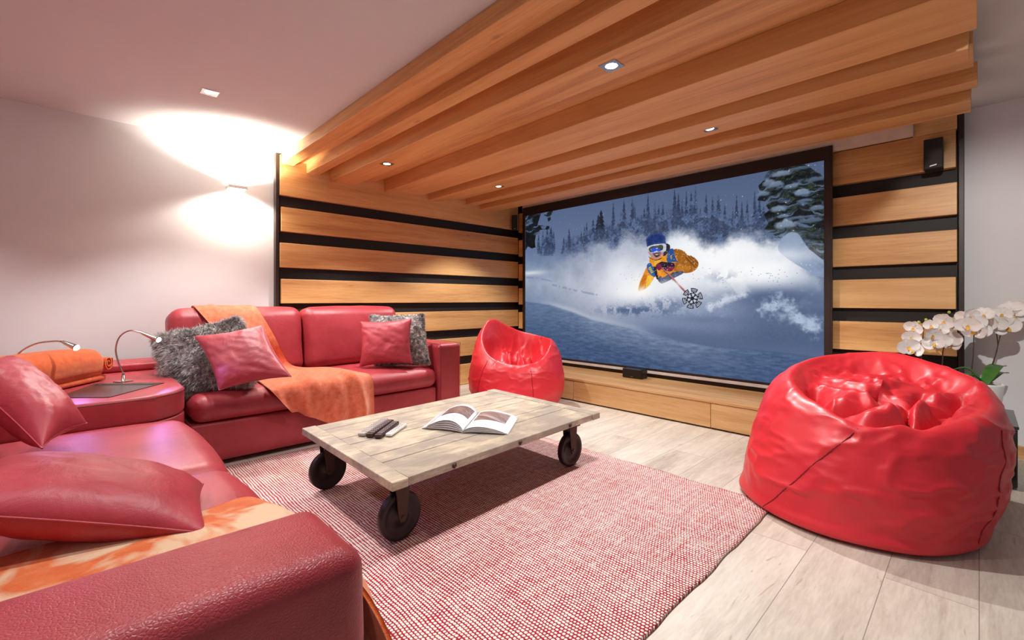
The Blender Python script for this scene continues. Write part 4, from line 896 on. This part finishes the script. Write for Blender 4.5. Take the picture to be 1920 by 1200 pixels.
wheel(-hl + 0.125, -hw + 0.155, 0.02); wheel(-hl + 0.10, hw - 0.115, 0.06); wheel(hl - 0.16, -hw + 0.12, -0.05); wheel(hl - 0.12, hw - 0.13, 0.1)

# remotes
def remote(p0, p1, w_, h_, body, keys, lab, z=0.341, dark=True, tilt=0.0):
    a = atz(*p0, z + h_); b_ = atz(*p1, z + h_); a[2] = b_[2] = 0; c = (a + b_) / 2; d = (b_ - a); L = np.linalg.norm(d); d /= L; s_ = np.array((-d[1], d[0], 0))
    t = thing('remote_control', (c[0], c[1], z), lab, 'remote control', 'remote controls on the table')
    def W(V): V = np.asarray(V, float).reshape(-1, 3); return np.array((c[0], c[1], z)) + V[:, :1] * d + V[:, 1:2] * s_ + V[:, 2:] * np.array((0, 0, 1.0))
    V, F = box(-L / 2, L / 2, -w_ / 2, w_ / 2, 0.0005, h_, r=min(0.006, h_ * 0.45), k=3, m=3); V[:, 2] += 0.0; mk('body', W(V), F, body, t)
    n1_, n2_ = 9, 3; mb = MB()
    for i in range(n1_):
        for j in range(n2_):
            x = -L / 2 + L * (0.12 + 0.76 * i / (n1_ - 1)); y = (j - 1) * w_ * 0.27
            V, F = box(x - L * 0.018, x + L * 0.018, y - w_ * 0.08, y + w_ * 0.08, h_ + 0.0002, h_ + 0.0022, r=0.0008); mb.add(W(V), F)
    mb.obj('keypad', keys, t, smooth=False); return t
M_rw = plain('white_plastic', lin(226, 222, 218), 0.35); M_rg = plain('silver_plastic', lin(176, 168, 162), 0.3); M_rk = plain('brown_black_plastic', lin(58, 38, 36), 0.3); M_key = plain('grey_keys', lin(150, 150, 152), 0.5)
remote((677, 812), (722, 783), 0.040, 0.018, M_rg, M_key, 'silver remote control, leftmost on the trolley table')
remote((692, 813), (733, 786), 0.038, 0.022, M_rk, M_key, 'dark brown remote control second from the left', z=0.3412)
remote((708, 815), (743, 789), 0.038, 0.020, M_rk, M_key, 'black remote control next to the white one', z=0.3414)
remote((728, 813), (758, 793), 0.036, 0.016, M_rw, M_key, 'white remote control, rightmost on the trolley table', z=0.3416)

# open magazine
MZ = 0.3415
sp0, sp1 = atz(868, 812, MZ), atz(897, 778, MZ); l0, l1 = atz(790, 803, MZ), atz(828, 772, MZ); r0, r1 = atz(952, 815, MZ), atz(972, 783, MZ)
t = thing('open_magazine', tuple((sp0 + sp1) / 2), 'open illustrated magazine lying on the trolley table', 'magazine')
def page(n_, a0, a1, b0, b1, lift, z, ns=26):
    s_ = np.linspace(0, 1, ns); G = []
    for tt in np.linspace(0, 1, 8):
        A_ = a0 + (a1 - a0) * tt; B_ = b0 + (b1 - b0) * tt; q = A_ + (B_ - A_) * s_[:, None]; q[:, 2] = z + lift * (np.sin(np.clip(s_ * 1.05, 0, 1) * math.pi) ** 0.6) * (1 - 0.55 * s_); G.append(q)
    return np.array(G).transpose(1, 0, 2)
M_paper = plain('glossy_paper', lin(238, 236, 238), 0.25, var=0.97); M_ink1 = wood('printed_landscape', 'x', lin(70, 58, 62), lin(140, 118, 112), lin(186, 186, 196), rough=0.25, knots=False, bstr=0.0); M_ink2 = plain('printed_blue', lin(92, 92, 168), 0.25)
for k in range(5):
    G = page(0, sp0, sp1, l0 + (sp0 - l0) * 0.02 * k, l1 + (sp1 - l1) * 0.02 * k, 0.012 + 0.014 * k, MZ + 0.001 + 0.0018 * k); mk('page', G.reshape(-1, 3), gridf(26, 8), M_paper, t, solid=0.0006)
GL = G
for k in range(4):
    G = page(0, sp0, sp1, r0 + (sp0 - r0) * 0.01 * k, r1 + (sp1 - r1) * 0.01 * k, 0.010 + 0.009 * k, MZ + 0.001 + 0.002 * k); mk('page', G.reshape(-1, 3), gridf(26, 8), M_paper, t, solid=0.0006)
GR = G
def printed(G, a, b_, c, d, m_, name):
    R__ = np.array([smoothpath(G[:, j], 60) for j in range(8)]); R__ = np.array([smoothpath(R__[:, i], 60) for i in range(60)]); s_ = R__[int(a * 59):int(b_ * 59) + 1, int(c * 59):int(d * 59) + 1] + np.array((0, 0, 0.0016)); mk(name, s_.reshape(-1, 3), gridf(*s_.shape[:2]), m_, t)
printed(GL, 0.06, 0.80, 0.42, 0.88, M_ink1, 'printed_photo'); printed(GL, 0.90, 0.97, 0.03, 0.97, M_ink2, 'printed_strip')
printed(GR, 0.10, 0.88, 0.40, 0.90, M_ink1, 'printed_photo')
# ------------------------------------------------------------------ bean bags
def hcurve(pts, ac_):
    a = np.array([p[0] for p in pts]); h = np.array([p[1] for p in pts]); a = np.r_[a - 2 * math.pi, a, a + 2 * math.pi]; h = np.r_[h, h, h]
    return lambda th: sum(np.interp(np.angle(np.exp(1j * (th - ac_))) + e, a, h) for e in np.linspace(-0.28, 0.28, 9)) / 9
def beanbag(name, lab, cx, cy, R, Hf, prof, depth, strokes, seed, seamsdef, base=0.80, ns=150, nt=260, wr=0.016, lean=(0, 0), rid=0.03, mixh=0.55, fade0=0.585):
    """closed bag: rows run from the middle of the base, up the side, over the rim and into the sunken top"""
    th = np.linspace(0, 2 * math.pi, nt, endpoint=False); s = np.linspace(0, 1, ns); H = Hf(th)
    key = [(0.0, 0.0, 0.004), (0.10, base * 0.9, 0.004), (0.15, base * 1.03, 0.035)] + prof
    ks = np.array([k[0] for k in key]); kr = np.array([k[1] for k in key]); kz = np.array([k[2] for k in key])
    def spline(x, xs, ysv):
        m = np.gradient(ysv, xs); i = np.clip(np.searchsorted(xs, x) - 1, 0, len(xs) - 2); h = xs[i + 1] - xs[i]; t_ = (x - xs[i]) / h
        return (2 * t_ ** 3 - 3 * t_ ** 2 + 1) * ysv[i] + (t_ ** 3 - 2 * t_ ** 2 + t_) * h * m[i] + (-2 * t_ ** 3 + 3 * t_ ** 2) * ysv[i + 1] + (t_ ** 3 - t_ ** 2) * h * m[i + 1]
    r = spline(s, ks, kr); zq = spline(s, ks, kz)
    inn = sstep(0.66, 0.80, s)                       # inside the rim
    lump = 1 + 0.05 * (fbm(np.cos(th) * 1.2 + seed, np.sin(th) * 1.2, 0.7, 2) - 0.5) * 2
    Rr = R * r[:, None] * lump[None]; X = cx + Rr * np.cos(th)[None]; Y = cy + Rr * np.sin(th)[None]
    Hm = H.mean(); Z = zq[:, None] * (H[None] * (1 - inn[:, None]) + (H[None] * mixh + Hm * (1 - mixh)) * inn[:, None]); Z = np.maximum(Z, 0.003)
    X = X + lean[0] * (Z / 0.5 - 0.35); Y = Y + lean[1] * (Z / 0.5 - 0.35)
    Z = Z - inn[:, None] * depth(X, Y)
    G = np.stack([X, Y, Z], -1)
    side = sstep(0.16, 0.28, s) * sstep(0.74, 0.60, s)
    n = gnorm(G); cen = np.array((cx, cy, 0.3))
    if (n[ns // 3] * (G[ns // 3] - cen)).sum() < 0: n = -n
    hz = fbm(np.cos(th)[None] * 2.0 + seed + 0 * Z, np.sin(th)[None] * 2.0 + 0 * Z, Z * 9, 3); rg = 1 - np.abs(hz - 0.5) * 5
    G = G + n * (side[:, None] * (np.clip(rg, 0, 1) ** 2 * wr * 0.7 + (fbm(X * 4, Y * 4, Z * 4 + seed, 3) - 0.5) * wr * 1.6))[..., None]
    for pts, amp, wd in strokes:                     # folds and creases in the slack top, given as plan lines
        P_ = np.array([np.array(p)[:2] for p in pts]); P_ = smoothpath(np.c_[P_, np.zeros(len(P_))], 24)[:, :2]; d = np.full(X.shape, 9.0); tpar = np.zeros(X.shape)
        for q, (a, b_) in enumerate(zip(P_[:-1], P_[1:])):
            ab = b_ - a; tt = np.clip(((G[..., 0] - a[0]) * ab[0] + (G[..., 1] - a[1]) * ab[1]) / (ab @ ab + 1e-12), 0, 1)
            dd = np.hypot(G[..., 0] - a[0] - tt * ab[0], G[..., 1] - a[1] - tt * ab[1]); upd = dd < d; d = np.where(upd, dd, d); tpar = np.where(upd, (q + tt) / (len(P_) - 1), tpar)
        G[..., 2] += 1.3 * amp * np.exp(-(d / wd) ** (1.9 if amp > 0 else 1.15)) * np.sin(np.clip(tpar * 0.9 + 0.05, 0, 1) * math.pi) ** 0.5 * sstep(fade0, fade0 + 0.10, s)[:, None]
    rgx = fbm(G[..., 0] * 7 + seed, G[..., 1] * 7, G[..., 2] * 5, 3); G[..., 2] += sstep(0.66, 0.78, s)[:, None] * (0.5 - np.abs(rgx - 0.5) * 6).clip(-0.4, 0.5) * rid
    t = thing(name, (cx, cy, 0), lab, 'bean bag', 'red bean bags')
    F = [f[::-1] for f in gridf(ns, nt, cv=True)]; mk('cover', G.reshape(-1, 3), F, M_bag, t)
    n = gnorm(G)
    for (t0, s0, t1, s1) in seamsdef:
        q = np.linspace(0, 1, 50); ti = (((t0 + (t1 - t0) * q) % (2 * math.pi)) / (2 * math.pi) * nt).astype(int) % nt; si = ((s0 + (s1 - s0) * q) * (ns - 1)).astype(int)
        pth = G[si, ti]; k = np.ones(5) / 5; pth = np.stack([np.convolve(np.pad(pth[:, c_], 2, 'edge'), k, 'valid') for c_ in range(3)], 1)
        V, F = tube(pth, 0.0032, 6); mk('seam', V, F, M_seam2, t)
    return G
M_seam2 = plain('bag_seam', lin(150, 14, 26), 0.5)
PR = [(0.24, 0.97, 0.16), (0.34, 1.03, 0.36), (0.46, 1.00, 0.62), (0.56, 0.93, 0.82), (0.62, 0.84, 0.94), (0.665, 0.73, 0.985), (0.71, 0.63, 0.93), (0.78, 0.52, 0.80), (0.87, 0.32, 0.78), (1.0, 0.0, 0.80)]
# large bag on the right
BX, BY = -0.435, 2.885; ac = math.atan2(-BY, -BX)
Hbig = hcurve([(-2.36, 0.72), (-1.57, 0.665), (-0.8, 0.575), (0, 0.53), (0.8, 0.545), (1.57, 0.61), (2.36, 0.70), (3.14, 0.765)], ac)
def Z_(px, py, z=0.60): return atz(px, py, z)
S1 = [([Z_(1524, 735, .55), Z_(1560, 765, .53), Z_(1610, 780, .53), Z_(1680, 786, .53), Z_(1740, 780, .54), Z_(1805, 755, .56)], -0.13, 0.040),
      ([Z_(1530, 700, .65), Z_(1529, 718, .61), Z_(1530, 738, .57)], -0.11, 0.022),
      ([Z_(1545, 738, .60), Z_(1600, 750, .60), Z_(1660, 750, .60), Z_(1708, 732, .62)], 0.060, 0.058),
      ([Z_(1560, 707, .67), Z_(1600, 714, .66), Z_(1650, 719, .65), Z_(1692, 714, .66)], -0.075, 0.022),
      ([Z_(1545, 702, .68), Z_(1600, 692, .70), Z_(1650, 700, .69)], 0.040, 0.045),
      ([Z_(1705, 716, .66), Z_(1716, 700, .69), Z_(1728, 686, .72)], -0.05, 0.020), ([Z_(1705, 716, .66), Z_(1750, 722, .65), Z_(1795, 732, .63)], -0.05, 0.020),
      ([Z_(1705, 716, .66), Z_(1670, 702, .68), Z_(1640, 690, .70)], -0.04, 0.018), ([Z_(1705, 718, .66), Z_(1700, 735, .63), Z_(1706, 756, .60)], -0.08, 0.022),
      ([Z_(1650, 774, .57), Z_(1700, 766, .58), Z_(1726, 742, .61), Z_(1722, 722, .64)], 0.045, 0.035),
      ([Z_(1740, 766, .58), Z_(1790, 746, .60), Z_(1840, 742, .60)], 0.050, 0.050), ([Z_(1740, 700, .69), Z_(1790, 706, .68), Z_(1845, 722, .64)], 0.035, 0.040)]
def dep1(X, Y): return 0.02 + 0.0 * X
PRB = [(0.24, 0.99, 0.16), (0.34, 1.02, 0.36), (0.46, 1.00, 0.62), (0.56, 0.95, 0.82), (0.62, 0.88, 0.94), (0.665, 0.79, 0.985), (0.71, 0.70, 0.95), (0.78, 0.58, 0.92), (0.87, 0.35, 0.93), (1.0, 0.0, 0.94)]
beanbag('bean_bag', 'huge scarlet bean bag with a sunken crumpled top, in front of the orchids', BX, BY, 0.503, Hbig, PRB, dep1, S1, 4.0,
        [(ac - 0.12, 0.60, ac - 0.72, 0.17), (ac + 1.05, 0.60, ac + 1.0, 0.2), (ac + 0.05, 0.655, ac + 0.05, 0.62)], base=0.95, lean=(0.095, 0.098), rid=0.03, mixh=0.5, wr=0.016)
CX2, CY2 = -3.235, 3.185; ac2 = math.atan2(-CY2, -CX2)
Hsm = hcurve([(-2.3, 0.875), (-1.57, 0.69), (-0.8, 0.50), (0, 0.43), (0.8, 0.47), (1.57, 0.655), (2.2, 0.66), (3.14, 0.72)], ac2)
S2 = [([(-3.36, 3.33), (-3.28, 3.22), (-3.20, 3.12)], -0.09, 0.025), ([(-3.22, 3.42), (-3.20, 3.28), (-3.16, 3.14)], -0.09, 0.025), ([(-3.42, 3.22), (-3.30, 3.16), (-3.20, 3.10)], 0.06, 0.035), ([(-3.10, 3.30), (-3.12, 3.18)], 0.07, 0.035), ([Z_(945, 640, .6), Z_(962, 655, .5), Z_(985, 675, .45)], -0.05, 0.03), ([Z_(955, 628, .65), Z_(968, 645, .55), Z_(985, 668, .5)], 0.04, 0.035),
      ([Z_(985, 630, .62), Z_(990, 655, .5), Z_(1010, 680, .45)], -0.06, 0.03), ([Z_(975, 660, .5), Z_(1000, 672, .48)], 0.04, 0.03), ([Z_(1035, 655, .5), Z_(1030, 675, .45)], -0.05, 0.03), ([Z_(1005, 645, .55), Z_(1015, 665, .5)], 0.04, 0.035)]
PR2 = [(0.24, 1.0, 0.16), (0.34, 1.06, 0.36), (0.46, 1.02, 0.60), (0.56, 0.95, 0.82), (0.62, 0.86, 0.95), (0.66, 0.78, 1.0), (0.71, 0.70, 0.93), (0.78, 0.58, 0.76), (0.87, 0.35, 0.64), (1.0, 0.0, 0.60)]
def dep2(X, Y): return 0.03 + 0 * X
beanbag('bean_bag', 'small scarlet bean bag in front of the screen corner, between sofa and bench', CX2, CY2, 0.445, Hsm, PR2, dep2, S2, 9.0,
        [(ac2 - 0.75, 0.62, ac2 - 0.9, 0.2), (ac2 + 0.35, 0.60, ac2 + 0.35, 0.2), (ac2 + 2.2, 0.7, ac2 + 2.2, 0.6)], base=0.88, wr=0.010, rid=0.035, fade0=0.67)
# ------------------------------------------------------------------ black box cabinet with orchids
t = thing('low_black_cabinet', (-0.1, 3.9, 0), 'glossy black low cabinet under the orchids by the right-hand wall', 'cabinet')
obox('body', (-0.42, 0.148, 3.735, 4.26, 0.012, 0.335), M_gloss, t, r=0.003); obox('top', (-0.425, 0.152, 3.715, 4.265, 0.3355, 0.352), M_gloss, t, r=0.002)
obox('door', (-0.415, 0.145, 3.716, 3.7345, 0.015, 0.334), M_gloss, t, r=0.002); obox('plinth', (-0.40, 0.13, 3.76, 4.24, 0.0, 0.0115), M_black, t, r=0.001)
M_pot = plain('white_ceramic', lin(236, 236, 234), 0.2, var=0.97); M_petal = plain('white_petal', lin(245, 240, 238), 0.55, var=0.93); M_lip = plain('yellow_lip', lin(226, 168, 60), 0.5); M_leaf = plain('orchid_leaf', lin(66, 120, 46), 0.35, var=0.6)
M_stem = plain('dark_stem', lin(66, 44, 38), 0.5); M_bud = plain('green_bud', lin(186, 196, 92), 0.5); M_soil = plain('bark', lin(92, 62, 40), 0.9)
for m_ in (M_petal,):
    b = m_.node_tree.nodes['Principled BSDF']; b.inputs['Subsurface Weight'].default_value = 0.15; b.inputs['Subsurface Radius'].default_value = (0.02, 0.02, 0.02); b.inputs['Subsurface Scale'].default_value = 0.5
def lathe(c, prof, n=40):
    a = np.linspace(0, 2 * math.pi, n, endpoint=False); V = np.array([[(c[0] + r_ * math.cos(q), c[1] + r_ * math.sin(q), c[2] + z_) for q in a] for r_, z_ in prof]); return V, [f[::-1] for f in gridf(len(prof), n, cv=True)]
def petal(L, W_, cup, n=8):
    u_ = np.linspace(0, 1, n); G = []
    for q in u_:
        w_ = W_ * math.sin(math.pi * min(1, q * 0.9 + 0.06)) ** 0.6; G.append([(L * q, w_ * k, cup * q * q * L + 0.18 * L * (k ** 2) * 0.5) for k in np.linspace(-1, 1, 7)])
    return np.array(G).reshape(-1, 3), gridf(n, 7)
def flower(parent, p, facing, size, roll=0.0):
    f = Vector(facing).normalized(); q = f.to_track_quat('Z', 'Y').to_matrix(); R0 = np.array(q @ Matrix.Rotation(roll, 3, 'Z')); mb = MB()
    for k in range(3):
        V, F = petal(size * 0.55, size * 0.24, 0.10); V = xf(V, rz=math.pi / 2 + k * 2 * math.pi / 3); V[:, 2] -= 0.002; mb.add(xf(V, M=R0) + p, F)
    for sg in (0, 1):
        V, F = petal(size * 0.60, size * 0.40, 0.18); V = xf(V, rz=(0.18 if not sg else math.pi - 0.18)); mb.add(xf(V, M=R0) + p, F)
    fl = mb.obj('flower', M_petal, parent)
    V, F = petal(size * 0.26, size * 0.10, 0.7); V = xf(V, rz=-math.pi / 2); V[:, 2] += 0.004; mk('lip', xf(V, M=R0) + p, F, M_lip, fl); return fl
def orchid(c, lab, stems, leaves, pot=True):
    t = thing('potted_orchid', (c[0], c[1], 0.3525), lab, 'orchid', 'white orchids'); c = np.array((c[0], c[1], 0.3525))
    V, F = lathe(c, [(0.0, 0), (0.058, 0), (0.062, 0.004), (0.082, 0.19), (0.085, 0.20), (0.081, 0.201), (0.074, 0.18), (0.0, 0.178)]); mk('pot', V, F, M_pot, t)
    V, F = lathe(c, [(0.0, 0.1795), (0.073, 0.1795), (0.072, 0.188), (0.03, 0.194), (0.0, 0.194)]); V[:, 2] += 0.0; mk('bark', V, F, M_soil, t)
    for px, py, fw, wd, mid in leaves:
        e = at(px, py, fw); s_ = c + np.array((0, 0, 0.19)); m_ = (s_ + e) / 2 + np.array((0, 0, mid)); P_ = smoothpath([s_, m_, e], 16); T = np.gradient(P_, axis=0); sd = np.cross(T, (0, 0, 1.0)); sd /= np.linalg.norm(sd, axis=1, keepdims=True) + 1e-9
        q = np.linspace(0, 1, 16); ww = wd * np.sin(np.pi * np.clip(q * 0.88 + 0.10, 0, 1)) ** 0.7; up = np.cross(sd, T); up /= np.linalg.norm(up, axis=1, keepdims=True); G = np.stack([P_ + sd * (ww * k)[:, None] + up * (abs(k) ** 1.5 * ww * 0.35)[:, None] for k in np.linspace(-1, 1, 7)], 1)
        mk('leaf', G.reshape(-1, 3), gridf(16, 7), M_leaf, t, solid=0.002)
    for pts, fw, flw, buds in stems:
        P_ = [c + np.array((0, 0, 0.18))] + [at(px, py, fw) for px, py in pts]; V, F = tube(smoothpath(P_, 40), np.linspace(0.0036, 0.0018, 40), 8); st = mk('flower_stem', V, F, M_stem, t)
        for i, (px, py, sz) in enumerate(flw):
            p_ = at(px, py, fw - 0.02 - 0.012 * (i % 3)); fc = np.array((0.0 - p_[0], 0 - p_[1], 0.75 - p_[2])); fc /= np.linalg.norm(fc); fc = fc + np.array(((i * 37 % 11 - 5) / 9.0, (i * 53 % 7 - 3) / 12.0, (i * 29 % 9 - 5) / 14.0)); flower(st, p_, fc, sz, (i * 17 % 7 - 3) * 0.12)
        for px, py, sz in buds:
            p_ = at(px, py, fw); V, F = lathe(p_, [(0, -sz), (sz * 0.7, -sz * 0.6), (sz * 0.85, 0), (sz * 0.6, sz * 0.7), (0, sz)], 12); mk('bud', V, F, M_bud, st)
k_ = 240 / 1600.0
def O(a, b_): return (1680 + a * k_, 560 + b_ * k_)
def OF(L, s=1.12): return [(*O(a, b_), sz * s) for a, b_, sz in L]
orchid(aty(1846, 730, 3.90)[:2], 'white orchid with broad green leaves, its sprays against the bare right-hand wall',
       [([O(955, 960), O(965, 700), O(975, 440), O(985, 330), O(1010, 230), O(1080, 190)], 2.78, OF([(870, 235, .075), (900, 330, .09), (985, 310, .085), (990, 400, .10), (1090, 200, .075), (940, 190, .06), (1010, 270, .06), (1060, 390, .075)]), OF([(1070, 160, .006)])),
        ([O(1140, 1080), O(1200, 870), O(1260, 640), O(1320, 400), O(1370, 290), O(1450, 180), O(1540, 130)], 2.84, OF([(1130, 290, .09), (1230, 310, .095), (1380, 350, .10), (1350, 250, .085), (1450, 150, .10), (1500, 220, .075), (1550, 100, .06), (1330, 190, .07), (1440, 330, .07)]), []),
        ([O(1190, 860), O(1270, 600), O(1240, 360), O(1200, 260), O(1150, 250)], 2.86, OF([(1170, 240, .075), (1290, 290, .08)]), [])],
       [(*O(1365, 845), 2.80, .036, .045), (*O(1405, 930), 2.90, .030, .03), (*O(695, 890), 2.80, .022, .05), (*O(815, 970), 2.74, .024, .03), (*O(860, 1080), 2.66, .024, .02), (*O(1240, 1120), 2.72, .02, .01)])
orchid((-0.30, 3.93), 'white orchid rising behind the huge bean bag in front of the oak slats',
       [([O(310, 800), O(330, 560), O(350, 330), O(375, 265), O(330, 275)], 2.98, OF([(225, 365, .08), (195, 480, .075), (150, 600, .09), (235, 640, .085), (235, 520, .055)]), OF([(285, 298, .011), (375, 265, .010)])),
        ([O(540, 900), O(590, 640), O(650, 400), O(690, 290), O(720, 250), O(660, 170)], 2.92, OF([(610, 280, .085), (660, 500, .10), (560, 540, .085), (700, 560, .085), (470, 560, .085), (460, 450, .075), (440, 330, .06), (560, 380, .06), (790, 330, .08), (680, 440, .05)]), OF([(728, 245, .012), (590, 210, .011), (664, 170, .009), (700, 270, .006)]))],
       [(*O(690, 960), 3.0, .02, .02), (*O(420, 1000), 3.1, .02, .03)])
